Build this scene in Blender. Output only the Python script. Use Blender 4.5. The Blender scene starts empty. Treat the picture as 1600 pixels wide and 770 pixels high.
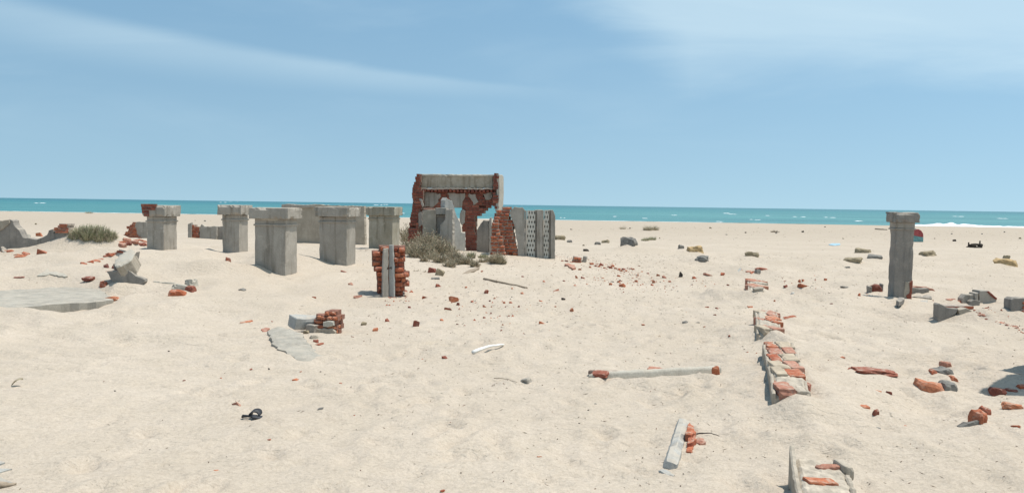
import bpy, bmesh, math, random
import numpy as np
from mathutils import Vector, Matrix, noise as mnoise

random.seed(7)
S = bpy.context.scene
COL = S.collection
R = math.radians

# ------------------------------------------------------------------ camera
F = 1256.0; CAMZ = 1.6
cam_d = bpy.data.cameras.new('camera'); cam = bpy.data.objects.new('camera', cam_d); COL.objects.link(cam)
cam_d.sensor_width = 36; cam_d.lens = 36*F/1600; cam_d.clip_start = 0.05; cam_d.clip_end = 60000
PITCH = math.atan(65/F); ROLL = math.atan(22/1600)
CM = Matrix.Translation((0, 0, CAMZ)) @ Matrix.Rotation(R(90)-PITCH, 4, 'X') @ Matrix.Rotation(ROLL, 4, 'Z')
cam.matrix_world = CM
S.camera = cam

# ------------------------------------------------------------------ light and sky
SUN_EL = R(72); SUN_AZ = R(8)          # azimuth measured from +x (right) towards +y (away)
sdir = Vector((math.cos(SUN_EL)*math.cos(SUN_AZ), math.cos(SUN_EL)*math.sin(SUN_AZ), math.sin(SUN_EL)))
sd = bpy.data.lights.new('sun', 'SUN'); sun = bpy.data.objects.new('sun', sd); COL.objects.link(sun)
sd.energy = 3.9; sd.angle = R(0.53); sd.color = (1.0, 0.955, 0.88)
sun.rotation_euler = sdir.to_track_quat('Z', 'Y').to_euler()
S.view_settings.view_transform = 'Standard'; S.view_settings.look = 'None'
S.view_settings.gamma = 1; S.view_settings.use_curve_mapping = False
S.view_settings.exposure = 0.19

W = bpy.data.worlds.new('World'); S.world = W; W.use_nodes = True
nt = W.node_tree; nt.nodes.clear()
def N(tree, t, **kw):
    n = tree.nodes.new(t)
    for k, v in kw.items(): setattr(n, k, v)
    return n
sky = N(nt, 'ShaderNodeTexSky'); sky.sky_type = 'NISHITA'; sky.sun_disc = False
sky.sun_elevation = SUN_EL; sky.sun_rotation = R(90)-SUN_AZ
sky.altitude = 0; sky.air_density = 1.0; sky.dust_density = 0.3; sky.ozone_density = 2.2
tc = N(nt, 'ShaderNodeTexCoord')
sep = N(nt, 'ShaderNodeSeparateXYZ'); nt.links.new(tc.outputs['Generated'], sep.inputs[0])
def math_n(tree, op, a, b=None, c=None):
    n = N(tree, 'ShaderNodeMath', operation=op)
    for i, v in enumerate((a, b, c)):
        if v is None: continue
        if isinstance(v, (int, float)): n.inputs[i].default_value = v
        else: tree.links.new(v, n.inputs[i])
    return n.outputs[0]
def smooth(tree, v, a, b):
    n = N(tree, 'ShaderNodeMapRange', interpolation_type='SMOOTHSTEP')
    tree.links.new(v, n.inputs[0]); n.inputs[1].default_value = a; n.inputs[2].default_value = b
    return n.outputs[0]
lift = N(nt, 'ShaderNodeCombineXYZ'); nt.links.new(sep.outputs[0], lift.inputs[0]); nt.links.new(sep.outputs[1], lift.inputs[1])
nt.links.new(math_n(nt, 'ADD', math_n(nt, 'MULTIPLY', math_n(nt, 'MAXIMUM', sep.outputs[2], 0.0), 0.8), 0.20), lift.inputs[2])
lnorm = N(nt, 'ShaderNodeVectorMath', operation='NORMALIZE'); nt.links.new(lift.outputs[0], lnorm.inputs[0]); nt.links.new(lnorm.outputs[0], sky.inputs[0])
# gnomonic coordinates of the high cloud sheet: x/y and z/y looking out to sea
yy = math_n(nt, 'MAXIMUM', sep.outputs[1], 0.05)
gx = math_n(nt, 'DIVIDE', sep.outputs[0], yy); gz = math_n(nt, 'DIVIDE', sep.outputs[2], yy)
comb = N(nt, 'ShaderNodeCombineXYZ'); nt.links.new(gx, comb.inputs[0]); nt.links.new(gz, comb.inputs[1])
mp = N(nt, 'ShaderNodeMapping'); nt.links.new(comb.outputs[0], mp.inputs[0])
mp.inputs['Rotation'].default_value = (0, 0, R(12)); mp.inputs['Scale'].default_value = (1.2, 5.5, 1)
n1 = N(nt, 'ShaderNodeTexNoise'); nt.links.new(mp.outputs[0], n1.inputs[0])
n1.inputs['Scale'].default_value = 2.0; n1.inputs['Detail'].default_value = 7; n1.inputs['Roughness'].default_value = 0.55
n1.inputs['Distortion'].default_value = 0.4
# long streak descending to the right across the left half of the sky
cz = math_n(nt, 'ADD', math_n(nt, 'MULTIPLY', gx, -0.075), math_n(nt, 'MULTIPLY', math_n(nt, 'MULTIPLY', gx, gx), 0.105))
cz = math_n(nt, 'ADD', cz, 0.143)
cz = math_n(nt, 'ADD', cz, math_n(nt, 'MULTIPLY', math_n(nt, 'SUBTRACT', n1.outputs[0], 0.5), 0.012))
dst = math_n(nt, 'SUBTRACT', gz, cz)
wid = math_n(nt, 'ADD', math_n(nt, 'MULTIPLY', math_n(nt, 'MAXIMUM', math_n(nt, 'MULTIPLY', gx, -1.0), 0.0), 0.036), 0.008)
rel = math_n(nt, 'DIVIDE', dst, wid)
up = math_n(nt, 'SUBTRACT', 1.0, smooth(nt, rel, 0.0, 0.9))
lo = smooth(nt, rel, -2.2, 0.1)
streak = math_n(nt, 'MULTIPLY', math_n(nt, 'MULTIPLY', up, lo), math_n(nt, 'SUBTRACT', 1.0, smooth(nt, gx, -0.20, 0.12)))
streak = math_n(nt, 'MULTIPLY', streak, math_n(nt, 'ADD', 0.65, math_n(nt, 'MULTIPLY', smooth(nt, n1.outputs[0], 0.3, 0.7), 0.35)))
# broad veil, upper right
edge_ = math_n(nt, 'MAXIMUM', math_n(nt, 'ADD', math_n(nt, 'MULTIPLY', gx, -0.62), 0.285), 0.150)
vv = math_n(nt, 'ADD', math_n(nt, 'SUBTRACT', gz, edge_), math_n(nt, 'MULTIPLY', math_n(nt, 'SUBTRACT', n1.outputs[0], 0.5), 0.16))
veil = math_n(nt, 'MULTIPLY', smooth(nt, vv, -0.03, 0.075), smooth(nt, gx, -0.02, 0.06))
wisp = math_n(nt, 'MULTIPLY', smooth(nt, n1.outputs[0], 0.45, 0.75), 0.35)
cl = math_n(nt, 'ADD', math_n(nt, 'MULTIPLY', streak, 0.36), math_n(nt, 'ADD', math_n(nt, 'MULTIPLY', veil, 0.52), math_n(nt, 'MULTIPLY', wisp, 0.35)))
cl = math_n(nt, 'MULTIPLY', cl, smooth(nt, gz, 0.02, 0.12))
cl = math_n(nt, 'MINIMUM', cl, 0.6)
tint = N(nt, 'ShaderNodeMix', data_type='RGBA', blend_type='MULTIPLY'); tint.inputs[0].default_value = 1.0
nt.links.new(sky.outputs[0], tint.inputs[6])
ramp = N(nt, 'ShaderNodeValToRGB'); nt.links.new(gz, ramp.inputs[0])
ramp.color_ramp.elements[0].position = 0.0; ramp.color_ramp.elements[0].color = (1.07, 1.05, 0.85, 1)
ramp.color_ramp.elements[1].position = 0.30; ramp.color_ramp.elements[1].color = (1.02, 1.14, 0.96, 1)
nt.links.new(ramp.outputs[0], tint.inputs[7])
mixc = N(nt, 'ShaderNodeMix', data_type='RGBA'); nt.links.new(cl, mixc.inputs[0])
nt.links.new(tint.outputs[2], mixc.inputs[6]); mixc.inputs[7].default_value = (4.5, 5.6, 6.1, 1)
bg = N(nt, 'ShaderNodeBackground'); bg.inputs[1].default_value = 0.14
nt.links.new(mixc.outputs[2], bg.inputs[0])
wo = N(nt, 'ShaderNodeOutputWorld'); nt.links.new(bg.outputs[0], wo.inputs[0])

# ------------------------------------------------------------------ numpy noise and terrain
def _hash(ix, iy, s):
    h = (ix.astype(np.int64)*374761393 + iy.astype(np.int64)*668265263 + s*1442695041) & 0x7fffffff
    h = ((h ^ (h >> 13))*1274126177) & 0x7fffffff
    return ((h ^ (h >> 16)) & 0xffff)/65535.0
def vnoise(x, y, s=0):
    ix = np.floor(x); iy = np.floor(y); fx = x-ix; fy = y-iy
    fx = fx*fx*fx*(fx*(fx*6-15)+10); fy = fy*fy*fy*(fy*(fy*6-15)+10)
    a = _hash(ix, iy, s); b = _hash(ix+1, iy, s); c = _hash(ix, iy+1, s); d = _hash(ix+1, iy+1, s)
    return (a*(1-fx)+b*fx)*(1-fy) + (c*(1-fx)+d*fx)*fy - 0.5
def fbm(x, y, s=0, o=4):
    v = 0; a = 1.0
    for i in range(o):
        v = v + a*vnoise(x*2**i + 17.3*i, y*2**i - 9.1*i, s+i); a *= 0.5
    return v
def sst(v, a, b):
    t = np.clip((v-a)/(b-a), 0, 1); return t*t*(3-2*t)

MOUNDS = []      # (cx, cy, rx, ry, rot, amp)
def shore_y(x): return 172 - 0.13*x
def base_h(x, y):
    ys = shore_y(x)
    t = (y-28)/(ys-28)
    z = np.where(t < 0, 0.0, np.where(t < 1, -1.5*t**0.9*1.0, -1.5 - 4.0*(t-1)))
    z = np.where(t < 0, 0.0, z)
    tt = np.clip(t, 0, 1)
    z = np.where((t > 0) & (t < 1), -1.5*tt, z)
    return z
def macro(x, y):
    x = np.asarray(x, float); y = np.asarray(y, float)
    z = base_h(x, y)
    for cx, cy, rx, ry, rot, amp in MOUNDS:
        c, s = math.cos(rot), math.sin(rot)
        u = ((x-cx)*c + (y-cy)*s)/rx; v = (-(x-cx)*s + (y-cy)*c)/ry
        z = z + amp*np.exp(-(u*u+v*v))
    return z
SK = []      # sand settled round fallen pieces: x, y, rx, ry, amplitude, object height
def fine(x, y):
    x = np.asarray(x, float); y = np.asarray(y, float)
    f = np.clip(1-(y-40)/100, 0.15, 1)
    z = 0.055*fbm(x*0.40, y*0.40, 3, 2)*f
    z = z + 0.026*fbm(x*1.7, y*1.4, 11, 2)*f
    rough = sst(fbm(x*0.22+4, y*0.22, 31, 2), -0.25, 0.25)
    # trampled middle: more pitted
    tramp = np.exp(-((x-1.5)/4.5)**2)*sst(y, 3, 6)*(1-sst(y, 22, 30))
    z = z + (0.12+0.88*np.clip(np.maximum(0.5*rough, tramp), 0, 1))*0.034*fbm(x*5.2, y*4.6, 21, 3)
    # crested wind drifts on both sides, where the wind is caught by walls
    side = np.clip(sst(-x-0.22*y, -0.6, 1.2)*sst(y, 7, 10) + sst(x-0.16*y, 0.2, 1.4)*sst(y, 4, 7), 0, 1)*(1-sst(y, 24, 32))
    wx = x+0.7*fbm(x*0.6, y*0.6, 61, 2); wy = y+0.7*fbm(x*0.6+7, y*0.6, 62, 2)
    rid = 1-np.abs(2*fbm(wx*0.42+3, wy*0.62, 63, 2)); rid2 = 1-np.abs(2*fbm(wx*1.0, wy*1.5, 64, 2))
    z = z + side*(0.19*(rid-.55)+0.06*(rid2-.55))
    # low wind ripples
    ph = y*20 + x*6 + 5*fbm(x*0.9, y*0.9, 41, 2)
    z = z + (0.004+0.006*sst(-x, 0.5, 3.0))*np.sin(ph)*sst(fbm(x*0.35, y*0.35+9, 51, 2), -0.1, 0.3)*(1-sst(y, 10, 16))
    return z
def height(x, y): return macro(x, y) + fine(x, y)

CI = CM.to_3x3()
def ray(px, py):
    d = CI @ Vector(((px-800)/F, (385-py)/F, -1.0)); return d
def at_z(px, py, z):
    d = ray(px, py); t = (z-CAMZ)/d.z; return Vector((0, 0, CAMZ)) + d*t
def at_y(px, py, y):
    d = ray(px, py); return Vector((0, 0, CAMZ)) + d*(y/d.y)
def G(px, py):
    """point of the sand surface seen along a direction"""
    d = ray(px, py); o = Vector((0, 0, CAMZ))
    ts = np.concatenate([np.linspace(2.0, 60, 3000), np.linspace(60, 260, 1500)])
    xs = d.x*ts; ys = d.y*ts; zs = CAMZ + d.z*ts
    h = macro(xs, ys); nr = np.abs(zs-h) < .35; h[nr] += fine(xs[nr], ys[nr])
    k = np.where(zs < h)[0]
    if len(k) == 0: t = 250
    else:
        i = max(k[0], 1); a = zs[i-1]-h[i-1]; b = zs[i]-h[i]
        t = ts[i-1] + (ts[i]-ts[i-1])*a/(a-b)
    p = o + d*t
    return p
def gz_at(x, y): return float(height(np.array([x]), np.array([y]))[0])
def on_sand(px, py):
    p = G(px, py); p.z = gz_at(p.x, p.y); return p
def mpx(p): return p.y/F          # metres per photo pixel at a point

def mound(px, py, z, rx, ry, amp, rot=0):
    p = at_z(px, py, z); MOUNDS.append((p.x, p.y, rx, ry, R(rot), amp))
# broad dunes on the left and round the ruins
MOUNDS += [(-8.5, 18.0, 5.5, 5.0, 0.1, 0.34), (-2.2, 22.0, 4.2, 3.6, 0, 0.26), (-12.6, 23.5, 3.0, 1.7, 0.1, 0.42),
           (-15.0, 17.0, 3.5, 2.2, 0.2, 0.18)]
# drifts against the piers (left halves of their fronts)
P3b = at_z(412, 424, 0.25); P4b = at_z(508, 408, 0.3); P2b = at_z(352, 394, 0.36)
MOUNDS += [(P3b.x-0.72, P3b.y-0.60, 0.85, 0.42, 0.15, 0.27), (P3b.x-.12, P3b.y-.10, .30, .35, 0, .10), (P3b.x-0.85, P3b.y+0.45, 0.55, 0.35, 0, -0.12),
           (P4b.x-0.70, P4b.y-0.55, 0.75, 0.42, 0.15, 0.24), (P4b.x-.10, P4b.y-.08, .28, .35, 0, .09), (P4b.x-0.8, P4b.y+0.4, 0.5, 0.35, 0, -0.10),
           (P2b.x-0.55, P2b.y-.3, 0.9, 0.5, 0.1, 0.12), (P3b.x-2.2, P3b.y-1.3, 1.8, 0.9, 0.3, 0.14)]
mound(142, 368, 0.6, 1.10, 0.65, 0.46, 8)
mound(155, 396, 0.42, 1.1, 0.75, 0.20, 5)
mound(215, 384, 0.45, 0.8, 0.5, 0.10)
mound(60, 396, 0.35, 0.8, 0.6, -0.10)
mound(1570, 488, 0.1, 0.75, 0.45, 0.17)
mound(1470, 478, 0.0, 0.5, 0.35, 0.06)
mound(1040, 598, 0.0, 0.75, 0.22, 0.05)
mound(1590, 668, 0.0, 0.30, 0.25, 0.07)
mound(1000, 392, 0.0, 1.3, 0.9, 0.16)
mound(1043, 381, 0.0, 0.9, 0.7, 0.12)
mound(1018, 360, -0.4, 1.6, 1.2, 0.14)
mound(560, 470, 0.05, 0.6, 0.35, -0.05)
mound(1300, 470, 0.0, 2.0, 0.5, 0.05, 160)
mound(1290, 600, 0.0, 0.5, 0.8, 0.04)
mound(1180, 472, 0.0, 0.4, 0.5, 0.05)
mound(1410, 480, 0.0, 0.35, 0.3, 0.03)
mound(830, 402, 0.2, 2.0, 0.9, 0.06)

# ------------------------------------------------------------------ materials
def new_mat(name):
    m = bpy.data.materials.new(name); m.use_nodes = True
    t = m.node_tree; b = t.nodes['Principled BSDF']
    b.inputs['Roughness'].default_value = 0.9
    b.inputs['Specular IOR Level'].default_value = 0.2
    return m, t, b
def tnoise(t, vec, scale, detail=5, rough=0.55, dist=0.0):
    n = N(t, 'ShaderNodeTexNoise'); n.inputs['Scale'].default_value = scale
    n.inputs['Detail'].default_value = detail; n.inputs['Roughness'].default_value = rough; n.inputs['Distortion'].default_value = dist
    if vec is not None: t.links.new(vec, n.inputs['Vector'])
    return n.outputs[0]
def cramp(t, v, stops):
    r = N(t, 'ShaderNodeValToRGB'); t.links.new(v, r.inputs[0])
    e = r.color_ramp.elements
    while len(e) < len(stops): e.new(0.5)
    for el, (p, c) in zip(e, stops): el.position = p; el.color = (*c, 1)
    return r.outputs[0]
def mixcol(t, f, a, b, mode='MIX'):
    n = N(t, 'ShaderNodeMix', data_type='RGBA', blend_type=mode)
    for i, v in ((0, f), (6, a), (7, b)):
        if isinstance(v, (int, float)): n.inputs[i].default_value = v
        elif isinstance(v, tuple): n.inputs[i].default_value = (*v, 1)
        else: t.links.new(v, n.inputs[i])
    return n.outputs[2]
def bump(t, b, h, strength, dist, prev=None):
    n = N(t, 'ShaderNodeBump'); n.inputs['Strength'].default_value = strength; n.inputs['Distance'].default_value = dist
    t.links.new(h, n.inputs['Height'])
    if prev is not None: t.links.new(prev, n.inputs['Normal'])
    t.links.new(n.outputs[0], b.inputs['Normal']); return n.outputs[0]
def sand_dust(t, c, amount, lo=0.42, hi=0.60, sc=7):
    g_ = N(t, 'ShaderNodeNewGeometry'); sp_ = N(t, 'ShaderNodeSeparateXYZ'); t.links.new(g_.outputs['True Normal'], sp_.inputs[0])
    upw = smooth(t, sp_.outputs[2], 0.45, 0.85)
    n_ = smooth(t, tnoise(t, g_.outputs['Position'], sc, 6, 0.7), lo, hi)
    return mixcol(t, math_n(t, 'MULTIPLY', math_n(t, 'MULTIPLY', upw, n_), amount), c, (0.500, 0.430, 0.345))
def wpos(t): return N(t, 'ShaderNodeNewGeometry').outputs['Position']

def make_sand():
    m, t, b = new_mat('sand')
    p = wpos(t)
    big = tnoise(t, p, 0.35, 4)
    mid = tnoise(t, p, 2.2, 5, 0.6)
    fin = tnoise(t, p, 38, 4, 0.7)
    grain = tnoise(t, p, 190, 2, 0.6)
    c = cramp(t, big, [(0.30, (0.485, 0.412, 0.335)), (0.70, (0.555, 0.476, 0.393))])
    c = mixcol(t, cramp(t, mid, [(0.35, (0.35,)*3), (0.65, (0, 0, 0))]), c, (0.465, 0.392, 0.305))
    c = mixcol(t, 0.75, c, cramp(t, fin, [(0.30, (0.80, 0.78, 0.75)), (0.55, (1.0, 1.0, 1.0)), (0.72, (1.09, 1.09, 1.08))]), 'MULTIPLY')
    c = mixcol(t, 0.8, c, cramp(t, grain, [(0.28, (0.72, 0.69, 0.66)), (0.45, (1, 1, 1)), (0.75, (1.10, 1.10, 1.09))]), 'MULTIPLY')
    # damp sand along the water line
    sp = N(t, 'ShaderNodeSeparateXYZ'); t.links.new(p, sp.inputs[0])
    wet = math_n(t, 'SUBTRACT', 1.0, smooth(t, math_n(t, 'ADD', sp.outputs[2], math_n(t, 'MULTIPLY', math_n(t, 'SUBTRACT', tnoise(t, p, 0.08, 3), 0.5), 0.3)), -1.45, -1.22))
    c = mixcol(t, math_n(t, 'MULTIPLY', wet, 0.55), c, (0.235, 0.195, 0.150))
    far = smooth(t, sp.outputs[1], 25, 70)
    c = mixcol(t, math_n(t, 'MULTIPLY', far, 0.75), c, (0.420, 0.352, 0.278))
    t.links.new(c, b.inputs['Base Color'])
    b.inputs['Roughness'].default_value = 0.95; b.inputs['Specular IOR Level'].default_value = 0.1
    mp = N(t, 'ShaderNodeMapping'); t.links.new(p, mp.inputs[0]); mp.inputs['Scale'].default_value = (5, 14, 5); mp.inputs['Rotation'].default_value = (0, 0, R(-14))
    rip = tnoise(t, mp.outputs[0], 1.0, 4, 0.6, 0.5)
    n1 = bump(t, b, rip, 0.85, 0.035)
    n2 = bump(t, b, tnoise(t, p, 16, 5, 0.65), 0.8, 0.025, n1)
    bump(t, b, grain, 0.35, 0.004, n2)
    return m
def make_plaster(name, c0, c1, stain, sc=1.0, pits=0.0, streak=0.5, dust=0.6):
    m, t, b = new_mat(name)
    p = wpos(t)
    big = tnoise(t, p, 2.4*sc, 6, 0.62, 0.3)
    c = cramp(t, big, [(0.30, c0), (0.70, c1)])
    mp = N(t, 'ShaderNodeMapping'); t.links.new(p, mp.inputs[0]); mp.inputs['Scale'].default_value = (9, 9, 0.9)
    st = tnoise(t, mp.outputs[0], 1.0, 5, 0.6)
    c = mixcol(t, math_n(t, 'MULTIPLY', smooth(t, st, 0.48, 0.75), streak), c, stain)
    bl = tnoise(t, p, 5.5*sc, 5, 0.7)
    c = mixcol(t, math_n(t, 'MULTIPLY', smooth(t, bl, 0.55, 0.72), 0.45), c, tuple(v*1.35 for v in c1))
    fin = tnoise(t, p, 60, 4, 0.7)
    c = mixcol(t, 0.7, c, cramp(t, fin, [(0.3, (0.74, 0.73, 0.72)), (0.6, (1.05, 1.05, 1.05))]), 'MULTIPLY')
    h = fin
    if pits:
        v = N(t, 'ShaderNodeTexVoronoi'); v.inputs['Scale'].default_value = 26; t.links.new(p, v.inputs['Vector'])
        pit = smooth(t, math_n(t, 'ADD', v.outputs['Distance'], math_n(t, 'MULTIPLY', bl, 0.35)), 0.20, 0.34)
        c = mixcol(t, math_n(t, 'MULTIPLY', math_n(t, 'SUBTRACT', 1.0, pit), pits), c, tuple(v_*0.4 for v_ in c0))
    c = sand_dust(t, c, dust)
    t.links.new(c, b.inputs['Base Color'])
    n1 = bump(t, b, big, 0.35, 0.02)
    bump(t, b, h, 0.5, 0.006, n1)
    return m
def make_brick(name, cols, dust=0.35, dustcol=(0.46, 0.38, 0.30)):
    m, t, b = new_mat(name)
    g = N(t, 'ShaderNodeNewGeometry'); oi = N(t, 'ShaderNodeObjectInfo')
    r = math_n(t, 'FRACT', math_n(t, 'ADD', g.outputs['Random Per Island'], oi.outputs['Random']))
    k = len(cols)
    c = cramp(t, r, [((i+0.5)/k, col) for i, col in enumerate(cols)])
    n = tnoise(t, g.outputs['Position'], 30, 5, 0.7)
    c = mixcol(t, 0.85, c, cramp(t, n, [(0.25, (0.55, 0.5, 0.5)), (0.55, (1, 1, 1)), (0.8, (1.2, 1.15, 1.1))]), 'MULTIPLY')
    d = tnoise(t, g.outputs['Position'], 11, 5, 0.7)
    c = mixcol(t, math_n(t, 'MULTIPLY', smooth(t, d, 0.52, 0.68), dust), c, dustcol)
    c = sand_dust(t, c, 0.55, 0.48, 0.62, 14)
    t.links.new(c, b.inputs['Base Color'])
    bump(t, b, n, 0.8, 0.012)
    return m
def make_flat(name, col, var=0.25, sc=20, rough=0.9, spec=0.2):
    m, t, b = new_mat(name)
    n = tnoise(t, wpos(t), sc, 5, 0.65)
    c = mixcol(t, 1.0, tuple(col), cramp(t, n, [(0.3, (1-var,)*3), (0.7, (1+var,)*3)]), 'MULTIPLY')
    t.links.new(c, b.inputs['Base Color']); b.inputs['Roughness'].default_value = rough; b.inputs['Specular IOR Level'].default_value = spec
    bump(t, b, n, 0.4, 0.01)
    return m
def make_leaf(name, cols):
    m, t, b = new_mat(name)
    g = N(t, 'ShaderNodeNewGeometry'); k = len(cols)
    c = cramp(t, g.outputs['Random Per Island'], [((i+0.5)/k, col) for i, col in enumerate(cols)])
    t.links.new(c, b.inputs['Base Color'])
    tr = N(t, 'ShaderNodeBsdfTranslucent'); t.links.new(c, tr.inputs[0])
    mx = N(t, 'ShaderNodeMixShader'); mx.inputs[0].default_value = 0.25
    t.links.new(b.outputs[0], mx.inputs[1]); t.links.new(tr.outputs[0], mx.inputs[2])
    t.links.new(mx.outputs[0], t.nodes['Material Output'].inputs['Surface'])
    return m
def make_water():
    m, t, b = new_mat('sea_water')
    p = wpos(t)
    mp = N(t, 'ShaderNodeMapping'); t.links.new(p, mp.inputs[0]); mp.inputs['Scale'].default_value = (0.010, 0.045, 1)
    n = tnoise(t, mp.outputs[0], 1.0, 7, 0.65)
    sp = N(t, 'ShaderNodeSeparateXYZ'); t.links.new(p, sp.inputs[0])
    c = cramp(t, smooth(t, sp.outputs[1], 165, 1800), [(0.0, (0.060, 0.215, 0.215)), (0.25, (0.035, 0.185, 0.195)), (1.0, (0.028, 0.150, 0.175))])
    c = mixcol(t, 1.0, c, cramp(t, n, [(0.32, (0.55, 0.72, 0.78)), (0.5, (1, 1, 1)), (0.66, (1.45, 1.24, 1.18))]), 'MULTIPLY')
    t.links.new(c, b.inputs['Base Color']); b.inputs['Roughness'].default_value = 0.35; b.inputs['Specular IOR Level'].default_value = 0.25
    mp2 = N(t, 'ShaderNodeMapping'); t.links.new(p, mp2.inputs[0]); mp2.inputs['Scale'].default_value = (0.12, 0.45, 1)
    w1 = tnoise(t, mp2.outputs[0], 1.0, 6, 0.6)
    bump(t, b, w1, 1.0, 0.6)
    return m

M = {}
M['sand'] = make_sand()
M['plaster'] = make_plaster('grey_cement_plaster', (0.301, 0.273, 0.234), (0.423, 0.383, 0.331), (0.192, 0.167, 0.135), 1.0, 0.12, 0.9)
M['plaster_dark'] = make_plaster('weathered_dark_plaster', (0.211, 0.194, 0.175), (0.327, 0.294, 0.256), (0.134, 0.124, 0.11), 1.2, 0, 0.7)
M['plaster_rough'] = make_plaster('pitted_plaster', (0.32, 0.277, 0.22), (0.448, 0.389, 0.315), (0.244, 0.206, 0.165), 1.2, 0.85, 0.3)
M['plaster_pale'] = make_plaster('pale_lime_plaster', (0.400, 0.365, 0.305), (0.520, 0.485, 0.415), (0.300, 0.260, 0.210), 1.4, 0.25, 0.35)
M['plaster_blue'] = make_plaster('cool_grey_plaster_and_shadow', (0.330, 0.325, 0.305), (0.450, 0.440, 0.410), (0.245, 0.238, 0.220), 1.8, 0.2, 0.5)
M['slab'] = make_plaster('crumbled_pale_slab', (0.275, 0.255, 0.220), (0.440, 0.405, 0.345), (0.215, 0.195, 0.165), 1.9, 0.6, 0.4, 0.35)
M['olive'] = make_plaster('olive_stained_plaster', (0.270, 0.245, 0.185), (0.390, 0.365, 0.305), (0.150, 0.130, 0.090), 0.9, 0.1, 0.9)
M['lattice'] = make_plaster('whitewashed_lattice', (0.56, 0.53, 0.46), (0.68, 0.65, 0.58), (0.42, 0.38, 0.31), 1.4, 0, .3)
M['parapet'] = make_plaster('stained_parapet_plaster', (0.330, 0.275, 0.205), (0.480, 0.420, 0.335), (0.170, 0.130, 0.090), 1.8, 0.45, 0.95)
M['brick'] = make_brick('red_brick', [(0.336, 0.093, 0.050), (0.448, 0.140, 0.069), (0.381, 0.114, 0.062), (0.515, 0.186, 0.095), (0.291, 0.084, 0.052), (0.426, 0.140, 0.078)], 0.32)
M['mortar_red'] = make_flat('brick_dust_mortar', (0.250, 0.125, 0.090), 0.35, 25)
M['brick_dark'] = make_brick('dark_red_brick', [(0.226, 0.070, 0.049), (0.293, 0.095, 0.061), (0.171, 0.058, 0.044), (0.348, 0.127, 0.083), (0.250, 0.084, 0.059)], 0.28, (0.32, 0.25, 0.20))
M['brick_orange'] = make_brick('orange_brick', [(0.470, 0.165, 0.085), (0.410, 0.135, 0.072), (0.500, 0.195, 0.105)], 0.35)
M['brick_pink'] = make_brick('sun_bleached_brick', [(0.420, 0.200, 0.140), (0.480, 0.250, 0.180), (0.380, 0.160, 0.110)], 0.55)
M['brick_worn'] = make_brick('worn_orange_brick', [(0.430, 0.180, 0.105), (0.380, 0.150, 0.090), (0.480, 0.230, 0.150)], 0.6)
M['tan_block'] = make_flat('tan_block_facing', (0.430, 0.355, 0.265), 0.28, 10)
M['mortar'] = make_flat('old_lime_mortar', (0.400, 0.335, 0.275), 0.30, 25)
M['mortar_cream'] = make_flat('cream_mortar', (0.440, 0.380, 0.305), 0.30, 14)
M['mortar_dark'] = make_flat('dark_mortar', (0.230, 0.165, 0.130), 0.35, 25)
M['stone'] = make_flat('tan_stone', (0.300, 0.245, 0.165), 0.40, 9)
M['stone_ochre'] = make_flat('ochre_stone', (0.440, 0.310, 0.165), 0.35, 9)
M['stone_grey'] = make_flat('grey_stone', (0.215, 0.200, 0.178), 0.40, 12)
M['dark'] = make_flat('dark_debris', (0.060, 0.050, 0.042), 0.4, 20)
M['white'] = make_flat('white_scrap', (0.760, 0.740, 0.700), 0.12, 20)
M['wood'] = make_flat('driftwood', (0.300, 0.240, 0.180), 0.35, 30)
M['rubber'] = make_flat('black_rubber', (0.030, 0.031, 0.036), 0.3, 40, 0.55, 0.4)
M['red_paint'] = make_flat('faded_red_paint', (0.370, 0.090, 0.090), 0.3, 8)
M['teal_paint'] = make_flat('faded_teal_paint', (0.170, 0.330, 0.330), 0.3, 8)
M['blue_cloth'] = make_flat('pale_blue_plastic', (0.330, 0.480, 0.560), 0.15, 8)
M['foam'] = make_flat('sea_foam', (0.900, 0.910, 0.910), 0.06, 0.6)
M['leaf'] = make_leaf('sage_leaves', [(0.294, 0.287, 0.200), (0.422, 0.390, 0.281), (0.538, 0.433, 0.319), (0.358, 0.342, 0.237), (0.499, 0.403, 0.300), (0.230, 0.226, 0.150), (0.384, 0.293, 0.225)])
M['leaf_green'] = make_leaf('green_grass', [(0.246, 0.276, 0.160), (0.362, 0.359, 0.232), (0.522, 0.442, 0.320), (0.203, 0.235, 0.136), (0.450, 0.373, 0.288)])
M['twig'] = make_leaf('dry_twigs', [(0.230, 0.185, 0.135), (0.310, 0.255, 0.190), (0.150, 0.120, 0.090), (0.270, 0.220, 0.160)])
M['litter'] = make_leaf('straw_litter', [(0.130, 0.100, 0.075), (0.240, 0.195, 0.145), (0.090, 0.070, 0.055), (0.230, 0.120, 0.085), (0.330, 0.290, 0.230)])
M['water'] = make_water()

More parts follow.
